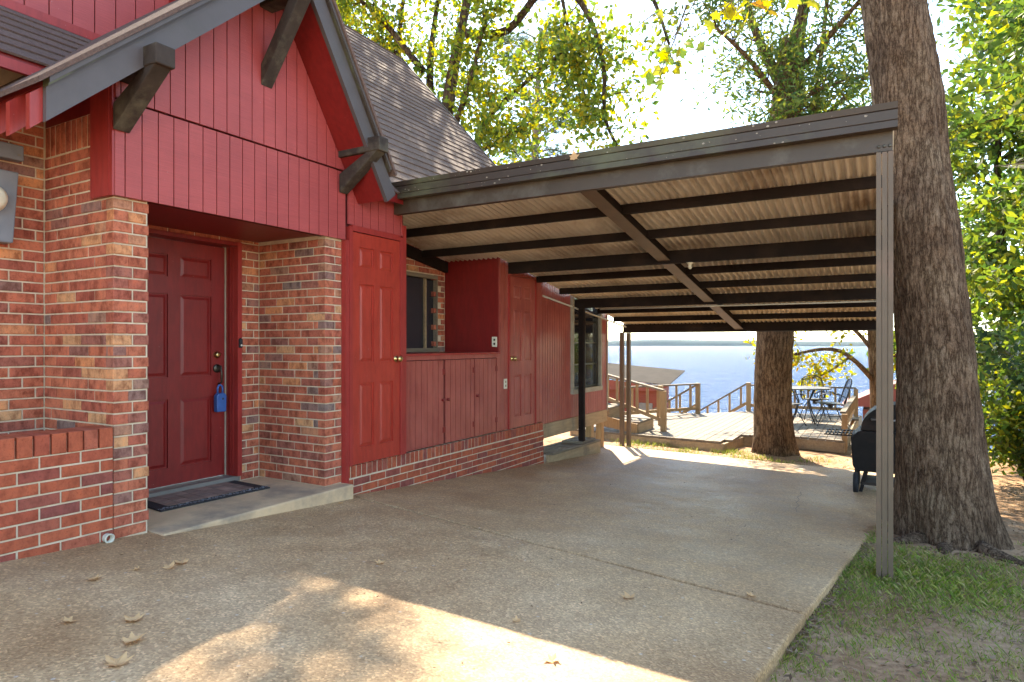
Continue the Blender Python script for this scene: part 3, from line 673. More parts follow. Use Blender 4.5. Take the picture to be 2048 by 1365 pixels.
# ------------------------------------------------------------ carport
CP = thing('carport', 'dark brown steel carport with a corrugated metal roof beside the house', 'carport', (-1.9, 7.7, -.3))
def RZ(y): return EYE+1.33-.155*(y-4.62)
BY = [4.62, 6.75, 8.8, 10.87]; PY = [5.33, 6.04, 7.43, 8.11, 9.49, 10.18]
def cbeam(y, x0, x1, h, w, name, m):
    z = RZ(y)-.004; t = .012
    prof = [(y, z-h), (y+w, z-h), (y+w, z-h+t), (y+t, z-h+t), (y+t, z-t), (y+w, z-t), (y+w, z), (y, z)]
    return MB().prism([(x0, a, b) for a, b in prof], (x1-x0, 0, 0)).obj(name, m, CP)
for i, y in enumerate(BY):
    x0 = (-3.96, -3.93, -3.98, -3.98)[i]
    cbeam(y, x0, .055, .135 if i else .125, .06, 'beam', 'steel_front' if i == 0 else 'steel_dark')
for y in PY:
    if y < 6.5: x0 = -4.70
    else: x0 = -3.90 if y > 7.7 else -3.90
    if y == 5.33 or y == 6.04: x0 = -4.70
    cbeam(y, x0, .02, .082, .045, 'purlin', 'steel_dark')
ya = BY[0]+.07                                    # centre rafters between the beams
for a, b in zip(BY, BY[1:]):
    y0, y1 = a+.07, b-.008
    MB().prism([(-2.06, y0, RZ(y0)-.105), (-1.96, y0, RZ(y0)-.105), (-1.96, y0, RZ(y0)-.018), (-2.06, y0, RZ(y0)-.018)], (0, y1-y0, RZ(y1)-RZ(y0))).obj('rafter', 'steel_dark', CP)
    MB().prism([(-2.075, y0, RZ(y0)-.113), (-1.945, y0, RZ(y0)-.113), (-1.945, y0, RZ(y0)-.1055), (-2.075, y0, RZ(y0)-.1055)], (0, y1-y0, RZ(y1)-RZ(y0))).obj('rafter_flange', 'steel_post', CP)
MB().prism([(-4.745, 4.79, RZ(4.79)-.13), (-4.69, 4.79, RZ(4.79)-.13), (-4.69, 4.79, RZ(4.79)-.004), (-4.745, 4.79, RZ(4.79)-.004)], (0, 1.78, -.155*1.78)).obj('ledger', 'steel_dark', CP)
def sheet(x0, x1, y0, y1, i):
    pitch = .0675; ny = 8; nxs = int((x1-x0)/pitch*8); V = []; F = []
    for j in range(ny+1):
        y = lerp(y0, y1, j/ny)
        for k in range(nxs+1):
            x = lerp(x0, x1, k/nxs); s_ = math.sin(2*math.pi*x/pitch); s_ = max(-.75, min(.75, s_))/.75
            V.append((x, y, RZ(y)+.010+.0125*s_+.002*(i % 2)+.003*noise.noise(Vector((x*.7, y*.9, i)))))
    n = nxs+1
    for j in range(ny):
        for k in range(nxs): F.append((j*n+k, j*n+k+1, (j+1)*n+k+1, (j+1)*n+k))
    me = bpy.data.meshes.new('roof_sheet'); me.from_pydata(V, [], F); me.materials.append(MATS['corrugated'])
    o = link('roof_sheet', me, CP); sd = o.modifiers.new('thickness', 'SOLIDIFY'); sd.thickness = .0012; sd.offset = 1
for i in range(6): sheet(-3.93+i*.663, -3.93+(i+1)*.663+.015, 4.60, 10.98, i)
sheet(-4.72, -3.925, 4.795, 6.575, 9)
# gutter-like front fascia with stepped profile
zf = RZ(4.55)
prof = [(4.615, zf-.022), (4.535, zf-.022), (4.535, zf+.018), (4.541, zf+.022), (4.535, zf+.026), (4.532, zf+.082), (4.540, zf+.086), (4.530, zf+.090), (4.522, zf+.128), (4.545, zf+.131), (4.615, zf+.12)]
MB().prism([(-3.88, a, b) for a, b in prof], (3.96, 0, 0)).obj('fascia_gutter', 'gutter_metal', CP)
BX((-4.0, 10.935, RZ(10.95)-.14), (.06, 10.955, RZ(10.95)+.03), 'rear_fascia', 'steel_front', CP)
sp = MB()
for k in range(64):
    x_ = -3.8+3.8*random.random(); z_ = zf+random.choice((random.uniform(.028, .080), random.uniform(.092, .122), random.uniform(-.018, .015))); r_ = .002+.007*random.random()**2.5
    yy = 4.5335 if z_ < zf+.085 else lerp(4.530, 4.522, (z_-zf-.09)/.038)-.001
    sp.prism([(x_+r_*1.5*math.cos(a)*random.uniform(.6, 1), yy, z_+r_*math.sin(a)*random.uniform(.6, 1)) for a in [R(60*q) for q in range(6)]], (0, -.0018, 0))
sp.obj('lichen_specks', 'white_trim', CP)['kind'] = 'stuff'
MB().tube([(-3.6, 8.865, RZ(8.87)-.150), (.0, 8.865, RZ(8.87)-.150)], .010, 8).obj('conduit', 'pale_pipe', CP, True)
def channel_post(x, y, w, d, z1, m='steel_post', grooves=True):
    z0 = gz(x, y)-.2; mb = MB(); s3 = w/3
    mb.box((x-w/2, y-d/2, z0), (x-w/2+s3-.003, y+d/2, z1)); mb.box((x-w/2+s3+.001, y-d/2+.004, z0), (x+w/2-s3-.001, y+d/2-.004, z1)); mb.box((x+w/2-s3+.003, y-d/2, z0), (x+w/2, y+d/2, z1))
    return mb.obj('post', m, CP)
channel_post(.012, 4.66, .092, .10, RZ(4.66)-.128)
for y in BY[1:]: channel_post(.012, y+.03, .07, .06, RZ(y)-.14)
channel_post(-3.875, 8.83, .085, .06, RZ(8.8)-.14, 'steel_dark')
channel_post(-3.99, 10.85, .068, .07, RZ(10.87)-.14, 'steel_post'); channel_post(-3.895, 10.93, .062, .07, RZ(10.95)-.142, 'steel_post')
for k in range(3): MB().lathe((-.02+k*.03, 4.6195, RZ(4.62)-.098), (0, -1, 0), [(.010, 0), (.010, .004), (.006, .007), (0, .007)], 10).obj('bolt', 'bronze', CP)
lt = thing('bulb_socket', 'small white bulb socket under a carport beam', 'light fitting', (-1.8, 6.75, 2.13))
MB().lathe((-1.75, 6.79, RZ(6.75)-.139), (0, 0, -1), [(.035, 0), (.035, .01), (.02, .014), (.017, .034), (.022, .048), (.014, .064), (0, .068)], 14).obj('socket', 'plate_white', lt, True)

# ------------------------------------------------------------ wooden step by the back room
WS = thing('wooden_step', 'low weathered wooden step box beside the raised back room', 'step', (-4.0, 8.5, -.3))
zt = -.19
MB().prism([(-3.90, 7.78, gz(-3.9, 7.78)-.05), (-3.77, 9.3, gz(-3.8, 9.3)-.05), (-3.77, 9.3, zt), (-3.90, 7.78, gz(-3.9, 7.78)+.10)], (-.035, 0, 0)).obj('front_board', 'wood_beam', WS)
BX((-4.3, 9.265, gz(-4, 9.3)-.05), (-3.806, 9.298, zt-.001), 'end_board', 'wood_beam', WS)
for k in range(4):
    a = -3.93-k*.105; MB().prism([(a, 7.78, gz(-3.9, 7.78)+.102), (a+.1, 7.78, gz(-3.9, 7.78)+.102), (a+.16, 9.31, zt+.002), (a+.06, 9.31, zt+.002)], (0, 0, .028)).obj('plank', 'wood_grey', WS)
pb = thing('loose_board', 'short grey loose board lying on the wooden step', 'board', (-3.95, 8.95, -.15)); BX((-4.15, 8.72, zt+.032), (-3.82, 9.22, zt+.062), 'board', 'wood_grey', pb)

# ------------------------------------------------------------ deck
DZ = -.35
DK = thing('wooden_deck', 'sunlit wooden deck with railings above the lake', 'deck', (-2.7, 14, -.45))
poly = [(-5.3, 11.55), (-2.35, 11.28), (-2.22, 12.35), (-1.30, 12.62), (-.58, 12.45), (-.50, 16.9), (-2.88, 16.8), (-3.83, 15.65), (-5.3, 15.3)]
def spans(x):
    ys_ = []
    for (ax, ay), (bx, by) in zip(poly, poly[1:]+poly[:1]):
        if (ax <= x < bx) or (bx <= x < ax): ys_.append(ay+(by-ay)*(x-ax)/(bx-ax))
    ys_.sort(); return list(zip(ys_[::2], ys_[1::2]))
x = -5.29
while x < -.52:
    for a, b in spans(x+.068): BX((x, a-.02+.02*random.random(), DZ-.032), (x+.130, b, DZ+.003*random.random()), 'deck_board', 'wood_grey', DK)
    x += .1385
for (ax, ay), (bx, by) in zip(poly, poly[1:]+poly[:1]): MB().bar((ax, ay, DZ-.125), (bx, by, DZ-.125), .038, .18).obj('rim_joist', 'wood_beam', DK)
for x, y in ((-.6, 12.52), (-.6, 14.6), (-2.4, 11.4), (-4.6, 11.7), (-3.8, 15.5), (-2.9, 16.7)): BX((x-.045, y-.045, gz(x, y)-.6), (x+.045, y+.045, DZ-.036), 'deck_post', 'wood_yellow', DK)
def rail_post(x, y, z1, w=.09): return BX((x-w/2, y-w/2, DZ-.2), (x+w/2, y+w/2, z1), 'rail_post', 'wood_yellow', DK, .005)
def railing(a, b, z0, z1, n, top=.035):
    (ax, ay), (bx, by) = a, b
    MB().bar((ax, ay, z1[0]), (bx, by, z1[1]), .09, top).obj('handrail', 'wood_grey', DK)
    MB().bar((ax, ay, z0[0]), (bx, by, z0[1]), .04, .07).obj('bottom_rail', 'wood_yellow', DK)
    for k in range(n):
        t = (k+.5)/n; MB().bar((lerp(ax, bx, t), lerp(ay, by, t), lerp(*z0, t)+.02), (lerp(ax, bx, t), lerp(ay, by, t), lerp(*z1, t)-.015), .045, .045, (0, 1, 0)).obj('baluster', 'wood_yellow', DK)
T = .44
rail_post(-3.62, 12.1, T-.02, .10); rail_post(-3.95, 13.0, T+.02); rail_post(-5.05, 12.6, .72)
railing((-5.05, 12.6), (-3.62, 12.1), (.22, -.15), (.70, T-.01), 6)
rail_post(-3.83, 15.6, T-.06, .1); rail_post(-2.88, 16.8, T-.08, .1)
railing((-4.95, 13.6), (-3.85, 15.6), (-.22, -.22), (.36, .36), 5)
railing((-3.88, 15.62), (-5.2, 15.75), (-.15, -1.0), (.33, -.46), 5)
railing((-2.93, 16.83), (-4.6, 16.95), (-.15, -1.2), (.33, -.72), 6)
railing((-2.84, 16.8), (-.52, 16.85), (-.2, -.2), (.30, .30), 8)
railing((-.56, 16.8), (-.60, 12.6), (-.18, -.18), (.12, .12), 11)
rail_post(-.57, 12.56, .10); rail_post(-.53, 16.8, .28)
for k in range(5): BX((-3.95-.27*k, 15.68, DZ-.19*(k+1)-.03), (-3.66-.27*k, 16.8, DZ-.19*(k+1)), 'stair_tread', 'wood_grey', DK)
ST = thing('porch_steps', 'small wooden steps leading from the back room down to the deck', 'steps', (-4.3, 11.5, -.4))
for k, (a, b, z) in enumerate(((-5.2, -4.55, .10), (-4.55, -3.95, -.14))):
    for j in range(3): BX((a, 11.62+j*.29, z-.035), (b+.02, 11.62+j*.29+.28, z+.003*j), 'tread', 'wood_grey', ST)
    BX((b-.02, 11.62, z-.24), (b+.015, 12.48, z-.036), 'riser', 'wood_beam', ST)
MB().prism([(-5.25, 11.60, .06), (-3.96, 11.60, -.18), (-3.96, 11.60, -.36), (-5.25, 11.60, -.16)], (0, -.04, 0)).obj('stringer', 'wood_yellow', ST)

# ------------------------------------------------------------ patio furniture
def patio_chair(x, y, rz, label):
    c = thing('patio_chair', label, 'chair', (x, y, DZ), 'wrought iron patio chairs on the deck'); s = math.sin(rz); k = math.cos(rz)
    W = lambda a, b, z: (x+a*k-b*s, y+a*s+b*k, DZ+z)
    def tb(pts, r, name): MB().tube([W(*p) for p in pts], r, 6).obj(name, 'iron', c, True)
    for sx in (-1, 1):
        tb([(sx*.13, -.13, .36), (sx*.20, -.19, .24), (sx*.24, -.25, .10), (sx*.27, -.30, .01)], .011, 'leg')
        tb([(sx*.13, .13, .36), (sx*.20, .19, .24), (sx*.24, .25, .10), (sx*.27, .30, .01)], .011, 'leg')
        tb([(sx*.25, .20, .46), (sx*.265, .24, .58), (sx*.265, .10, .66), (sx*.265, -.16, .66), (sx*.265, -.25, .62), (sx*.265, -.25, .56), (sx*.265, -.20, .54), (sx*.265, -.18, .59)], .011, 'arm')
    tb([(.2*math.cos(a), .2*math.sin(a), .2) for a in [R(20*i) for i in range(19)]], .008, 'foot_ring')
    MB().lathe(W(0, 0, .34), (0, 0, 1), [(.05, 0), (.05, .06), (.11, .08), (.11, .1)], 12).obj('swivel', 'iron', c)
    MB().prism([W(-.24, -.24, .445), W(.24, -.24, .445), W(.25, .22, .43), (W(-.25, .22, .43))], (0, 0, .022)).obj('seat', 'iron', c, False, .008)
    tb([(-.24, .22, .44), (-.23, .30, .72), (-.20, .35, .88), (-.1, .375, .95), (0, .38, .965), (.1, .375, .95), (.20, .35, .88), (.23, .30, .72), (.24, .22, .44)], .013, 'back_frame')
    bm_ = MB()
    for i in range(9):
        t = -.2+.05*i; bm_.tube([W(t, .23, .47), W(t*.96, .30, .70), W(t*.9, .37, .945-.9*t*t)], .0035, 4)
    for i in range(9):
        z = .50+.05*i; yb = .235+.29*(z-.47); bm_.tube([W(-.225, yb, z), W(.225, yb, z)], .0035, 4)
    bm_.obj('back_mesh', 'iron', c)
patio_chair(-1.72, 14.15, R(150), 'iron patio chair half hidden behind the tree trunk on the deck')
patio_chair(-1.30, 15.75, R(15), 'iron patio chair on the far side of the round table')
patio_chair(-.93, 14.75, R(-75), 'iron patio chair right of the table seen from its side')
tbm = thing('patio_table', 'round iron patio table on the deck behind the tree trunk', 'table', (-1.45, 14.95, DZ))
MB().lathe((-1.45, 14.95, DZ+.72), (0, 0, 1), [(0, 0), (.52, 0), (.54, .012), (.53, .025), (.50, .02), (0, .02)], 28).obj('table_top', 'iron', tbm, True)
for i in range(4):
    a = R(45+90*i); c_, s_ = math.cos(a), math.sin(a)
    MB().tube([(-1.45+.34*c_, 14.95+.34*s_, DZ+.005), (-1.45+.22*c_, 14.95+.22*s_, DZ+.2), (-1.45+.14*c_, 14.95+.14*s_, DZ+.45), (-1.45+.30*c_, 14.95+.30*s_, DZ+.72)], .014, 6).obj('leg', 'iron', tbm, True)

# ------------------------------------------------------------ barrel smoker
gx, gy = .14, 8.7; gz0 = gz(gx, gy)
GR = thing('barrel_grill', 'black barrel smoker grill on wheels behind the carport post', 'grill', (gx, gy, gz0))
def ringpoly(pts, y0, y1, name, m, bevel=.012): return MB().prism([(a, y0, b) for a, b in pts], (0, y1-y0, 0)).obj(name, m, GR, False, bevel)
bz = gz0
body = [(gx-.40, bz+.26), (gx+.40, bz+.26), (gx+.44, bz+.32), (gx+.46, bz+.64), (gx+.38, bz+.72), (gx-.38, bz+.72), (gx-.46, bz+.64), (gx-.44, bz+.32)]
ringpoly(body, gy-.30, gy+.30, 'fire_box', 'black_metal')
lid = [(gx+.36*math.cos(R(180*k/14)), bz+.725+.31*math.sin(R(180*k/14))) for k in range(15)]
ringpoly(lid, gy-.27, gy+.27, 'lid', 'black_metal', .008)
MB().tube([(gx-.25, gy-.27, bz+.86), (gx-.25, gy-.31, bz+.86), (gx+.22, gy-.31, bz+.86), (gx+.22, gy-.27, bz+.86)], .011, 8).obj('lid_handle', 'galv', GR, True)
for sx in (-1, 1):
    for sy in (-1, 1): MB().bar((gx+sx*.30, gy+sy*.22, bz+.25), (gx+sx*.36, gy+sy*.25, bz+.015), .035, .035, (0, 1, 0)).obj('leg', 'black_metal', GR)
for sy in (-1,): MB().lathe((gx-.40, gy-.27, bz+.12), (-1, 0, 0), [(.0, -.02), (.10, -.02), (.12, -.015), (.12, .03), (.10, .035), (.03, .03), (0, .03)], 20).obj('wheel', 'rubber', GR, True)
MB().lathe((gx-.40, gy+.27, bz+.12), (-1, 0, 0), [(.0, -.02), (.10, -.02), (.12, -.015), (.12, .03), (.10, .035), (.03, .03), (0, .03)], 20).obj('wheel', 'rubber', GR, True)
BX((gx-.34, gy-.26, bz+.10), (gx+.36, gy+.26, bz+.13), 'bottom_shelf', 'timber_dark', GR)
sh = MB()
for k in range(9): sh.bar((gx-.72+.04*k, gy-.24, bz+.665), (gx-.72+.04*k, gy+.24, bz+.665), .012, .012)
for y in (-.24, 0, .24): sh.bar((gx-.74, gy+y, bz+.655), (gx-.40, gy+y, bz+.655), .014, .014)
sh.obj('side_shelf', 'black_metal', GR)
MB().lathe((gx+.18, gy, bz+.90), (0, 0, 1), [(.04, 0), (.04, .16), (.055, .17), (.055, .19), (0, .2)], 12).obj('chimney', 'black_metal', GR, True)

# ------------------------------------------------------------ shore buildings
BH = thing('boat_house', 'red boathouse with a low corrugated roof at the lake edge', 'boathouse', (-8.2, 24, -3))
wl = BX((-10.2, 22.6, -3.2), (-7.0, 24.0, -.16), 'wall', 'boathouse_red', BH)
for k in range(19): BX((-10.2, 22.57, -3.1+k*.15), (-6.99, 22.601, -3.1+k*.15+.135), 'lap_board', 'boathouse_red', wl)
for k in range(19): BX((-7.001, 22.6, -3.1+k*.15), (-6.97, 24.0, -3.1+k*.15+.135), 'lap_board', 'boathouse_red', wl)
BX((-7.65, 22.54, -2.3), (-7.15, 22.569, -.8), 'door', 'galv', wl)
rv = MB(); n = 60
for k in range(n+1):
    y = 22.2+2.1*k/n; rv.v += [(-10.5, y, .22+.42*k/n+.02*(k % 2)), (-6.45, y, -.10+.42*k/n+.02*(k % 2))]
for k in range(n): rv.f.append((2*k, 2*k+1, 2*k+3, 2*k+2))
o = rv.obj('roof', 'rust_roof', BH); o.modifiers.new('t', 'SOLIDIFY').thickness = .03
MB().prism([(-10.5, 22.21, .16), (-6.45, 22.21, -.16), (-6.95, 22.21, -.34), (-10.5, 22.21, -.34)], (0, .1, 0)).obj('gable_trim', 'boathouse_red', BH)
B2 = thing('dock_house', 'small red dock house with a rusty roof on the right shore', 'boathouse', (-.2, 30, -3))
BX((-.7, 30, -3.4), (1.9, 33, -1.35), 'wall', 'boathouse_red', B2)
MB().prism([(-1.5, 29.6, -1.2), (2.4, 29.6, -1.2), (.9, 29.6, -.25), (.4, 29.6, -.25)], (0, 3.6, 0)).obj('roof', 'boathouse_red', B2)
BX((-1.5, 29.95, -2.3), (-.72, 30.0, -1.6), 'railing_panel', 'white_trim', B2)
PR = thing('boat_pier', 'grey plank pier over the water beyond the patio chairs', 'pier', (-2.6, 28, -3))
for k in range(14): BX((-3.6+k*.25, 26.5, -2.5), (-3.6+k*.25+.235, 29, -2.42), 'plank', 'wood_grey', PR)
BX((-3.6, 26.45, -2.9), (-.1, 26.49, -2.5), 'fascia', 'wood_beam', PR)
for x in (-3.4, -1.8, -.3): BX((x-.1, 26.6, -6), (x+.1, 26.8, -2.505), 'pile', 'timber_dark', PR)
B3 = thing('blue_roof_dock', 'distant dock with a pale blue roof beyond the house corner', 'dock', (-22, 60, -3))
BX((-26.5, 60, -1.3), (-22.75, 64, -.95), 'roof', 'blue_roof', B3)
for x in (-26, -23.2): BX((x, 60.2, -4), (x+.25, 60.45, -1.3), 'post', 'white_trim', B3)

# ------------------------------------------------------------ trees
def rv3(n): 
    v = rng.normal(size=(n, 3)); return v/np.linalg.norm(v, axis=1, keepdims=True)
def leaf_quads(C, size, width=.5, droop=0., jit=.3):
    """diamond leaves at centres C"""
    n = len(C); d = rv3(n); d[:, 2] -= droop; d /= np.linalg.norm(d, axis=1, keepdims=True)
    s = np.cross(d, rv3(n)); s /= np.linalg.norm(s, axis=1, keepdims=True)
    L = (size*(1+jit*(rng.random(n)*2-1)))[:, None]; W = L*width
    return np.stack([C-d*L/2, C+s*W/2+d*L*.05, C+d*L/2, C-s*W/2+d*L*.05], axis=1)
def clump(centres, per, spread, flat=.7):
    C = np.repeat(np.asarray(centres), per, axis=0); o = rng.normal(size=C.shape)*spread; o[:, 2] *= flat
    return C+o
def smooth_path(pts, n):
    pts = [Vector(p) for p in pts]; out = []
    for i in range(len(pts)-1):
        p0, p1, p2, p3 = pts[max(i-1, 0)], pts[i], pts[i+1], pts[min(i+2, len(pts)-1)]
        for k in range(n):
            t = k/n; out.append(.5*((2*p1)+(p2-p0)*t+(2*p0-5*p1+4*p2-p3)*t*t+(3*p1-p0-3*p2+p3)*t**3))
    out.append(pts[-1]); return out
def limb(mb, pts, r0, r1, seg=8, sub=5):
    p = smooth_path(pts, sub); n = len(p)
    mb.tube(p, [lerp(r0, r1, (i/(n-1))**.8) for i in range(n)], seg); return p
def twigs(mb, path, n, length, r, spread=.8, up=.1, t0=.2):
    """side twigs along a path; returns points where leaves sit"""
    ends = []
    for _ in range(n):
        i = int(lerp(t0, 1, random.random())*(len(path)-1)); p = path[i]; i2 = min(i+1, len(path)-1); d = (path[i2]-path[max(i2-2, 0)])
        d = d.normalized() if d.length > 1e-6 else Vector((0, 0, 1))
        v = (d*.6+Vector((random.gauss(0, spread), random.gauss(0, spread), random.gauss(up, spread*.7)))).normalized(); L = length*(.5+random.random())
        a = p+v*L*.5+Vector((0, 0, .06*L)); b = p+v*L
        mb.tube([p, a, b], [r, r*.7, r*.35], 4, False); ends += [a, lerp_v(a, b, .5), b]
    return ends
def lerp_v(a, b, t): return a+(b-a)*t
def trunk_mesh(name, parent, m, pts, rads, seg, rows, amp, flare=0., lobes=5, freq=9., sx=1.):
    """bark-relief trunk along a path"""
    P_ = smooth_path(pts, rows//(len(pts)-1)); n = len(P_); V = []; F = []
    cum = np.linspace(0, 1, n)
    for i, p in enumerate(P_):
        t = cum[i]; r = np.interp(t, np.linspace(0, 1, len(rads)), rads)
        for j in range(seg):
            a = 2*math.pi*j/seg; c, s = math.cos(a), math.sin(a); h = p.z-P_[0].z
            rr = r+flare*math.exp(-h/.28)*(.55+.45*math.sin(lobes*a+1.3))
            q = Vector((c*rr*freq, s*rr*freq, p.z*freq*.28))
            rg = 1-abs(noise.noise(q*1.0)); rg2 = 1-abs(noise.noise(q*2.3+Vector((5, 5, 5))))
            rr += amp*(rg*.9+rg2*.5-1.0)+amp*1.3*noise.noise(Vector((c*1.5, s*1.5, p.z*1.2)))
            V.append((p.x+c*rr*sx, p.y+s*rr, p.z))
    for i in range(n-1):
        for j in range(seg): F.append((i*seg+j, i*seg+(j+1) % seg, (i+1)*seg+(j+1) % seg, (i+1)*seg+j))
    me = bpy.data.meshes.new(name); me.from_pydata(V, [], F); me.materials.append(MATS[m]); me.polygons.foreach_set('use_smooth', [True]*len(F))
    return link(name, me, parent)
# near trunk right of the carport, surface roots at its foot
T1 = thing('near_tree', 'thick grey-brown tree trunk standing beside the carport post', 'tree', (.5, 6.1, -.2))
trunk_mesh('trunk', T1, 'bark_near', [(.47, 6.12, -.42), (.40, 6.1, .6), (.33, 6.1, 1.6), (.21, 6.1, 2.9), (.03, 6.1, 4.4), (-.15, 6.15, 6.5)], [.335, .285, .252, .236, .228, .21], 190, 460, .024, .19, 4, 13)
rt = MB()
for pts in ([(.25, 5.85, -.20), (.05, 5.65, -.225), (-.08, 5.45, -.27)], [(.62, 5.80, -.20), (.85, 5.55, -.235), (1.1, 5.45, -.28)], [(.42, 5.80, -.21), (.38, 5.55, -.235), (.42, 5.35, -.27)]): limb(rt, pts, .075, .03, 8)
rt.obj('roots', 'bark_near', T1, True)
br = MB(); e1 = []
for k in range(6):
    a = 2*math.pi*k/6; p = limb(br, [(-.15, 6.15, 6.3), (.1+1.2*math.cos(a), 6.2+1.2*math.sin(a), 8.5), (.1+2.6*math.cos(a), 6.2+2.6*math.sin(a), 10.3+random.random())], .10, .03)
    e1 += twigs(br, p, 12, .9, .012)
br.obj('branches', 'bark_near', T1, True)
quads('crown', leaf_quads(clump(e1, 9, .22), .15, .55, .3), 'leaf_green', T1)
# tree on the deck
T2 = thing('deck_tree', 'tall oak with narrow leaves growing through the deck edge', 'tree', (-1.63, 11.85, -.5))
trunk_mesh('trunk', T2, 'bark_mid', [(-1.60, 11.85, -.72), (-1.63, 11.85, .3), (-1.60, 11.85, 1.6), (-1.54, 11.9, 3.2), (-1.47, 12, 5.0), (-1.35, 12.1, 6.6)], [.335, .30, .295, .285, .27, .20], 90, 260, .022, .16, 5, 10)
br = MB(); e2 = []
for pts, r in (([(-1.35, 12.1, 6.3), (-1.0, 12.3, 8), (-.5, 12.5, 10.0)], .15), ([(-1.42, 12.0, 5.6), (-2.0, 12.2, 7.0), (-2.5, 12.4, 9.2)], .13), ([(-1.35, 12.1, 4.9), (-.8, 12.6, 5.4), (.3, 13.1, 6.6)], .09), 
               ([(-1.4, 12, 4.2), (-.9, 12.3, 4.4), (-.1, 12.9, 4.7), (.6, 13.4, 4.5)], .06), ([(-1.4, 12, 5.3), (-1.9, 11.2, 6.0), (-2.3, 10.3, 6.3)], .07), ([(-1.4, 12, 5.8), (-.5, 11.5, 6.5), (.1, 11.0, 6.9)], .07),
               ([(-1.45, 12, 4.9), (-1.0, 11.3, 5.3), (-.6, 10.8, 5.2)], .05), ([(-1.5, 12.1, 3.9), (-2.3, 12.9, 3.9), (-3.0, 13.6, 3.7)], .05), ([(-1.45, 12.1, 3.8), (-.7, 12.9, 3.8), (.2, 13.6, 3.7)], .05), ([(-1.55, 11.9, 1.8), (-1.2, 12.1, 3.6), (-1.02, 12.2, 5.25), (-.75, 12.4, 8)], .15)):
    p = limb(br, pts, r, .018); e2 += twigs(br, p, 22, .85, .012)
br.obj('branches', 'bark_mid', T2, True)
quads('crown', leaf_quads(clump(e2, 24, .21), .13, .30, .25), 'leaf_green', T2)
# yellow tree by the lake, right
T4 = thing('yellow_lake_tree', 'yellow-leaved tree with a drooping branch over the lake, beyond the grill', 'tree', (-.1, 18.2, -2))
br = MB(); e4 = []
limb(br, [(-.05, 18.2, -2.2), (-.12, 18.2, 0), (-.2, 18.2, 2), (-.1, 18.2, 4.5), (.4, 18.3, 7)], .19, .08, 10)
for pts, r in (([(-.12, 18.2, .35), (-.9, 17.6, 1.15), (-1.9, 17.2, 1.05), (-2.6, 17.0, .65)], .075), ([(-.15, 18.2, 1.1), (-.9, 17.9, 1.9), (-1.9, 17.6, 1.75), (-2.7, 17.3, 1.25)], .06), ([(-.7, 17.8, 1.0), (-1.2, 17.3, .6), (-1.7, 17.1, .45)], .035), ([(-.15, 18.2, .6), (.5, 17.9, 1.2), (1.1, 17.6, .9)], .05), ([(-.2, 18.2, 1.7), (-1.2, 18.2, 2.4), (-2.2, 18.0, 2.2)], .05), ([(-.1, 18.2, 4.2), (-2.0, 18.2, 5.2), (-4.4, 18.4, 5.6)], .08), ([(-.1, 18.2, 3.8), (-1.8, 17.6, 4.6), (-3.6, 17.2, 4.9)], .07), ([(0, 18.2, 5), (-2.2, 19, 6), (-5.0, 19.4, 6.2)], .08), ([(-2.0, 18.2, 5.2), (-3.4, 17.6, 5.6), (-5.0, 17.4, 5.6)], .05), ([(0, 18.2, 5.2), (-1.2, 17.2, 6.2), (-2.6, 16.6, 6.4)], .06)):  # last five limbs: hidden behind the carport roof, added to dapple the deck
    p = limb(br, pts, r, .015); e4 += twigs(br, p, 15, .5, .008, .8, -.25)
br.obj('trunk', 'bark_mid', T4, True); quads('crown', leaf_quads(clump(e4, 8, .13), .13, .5, .5), 'leaf_yellow', T4)
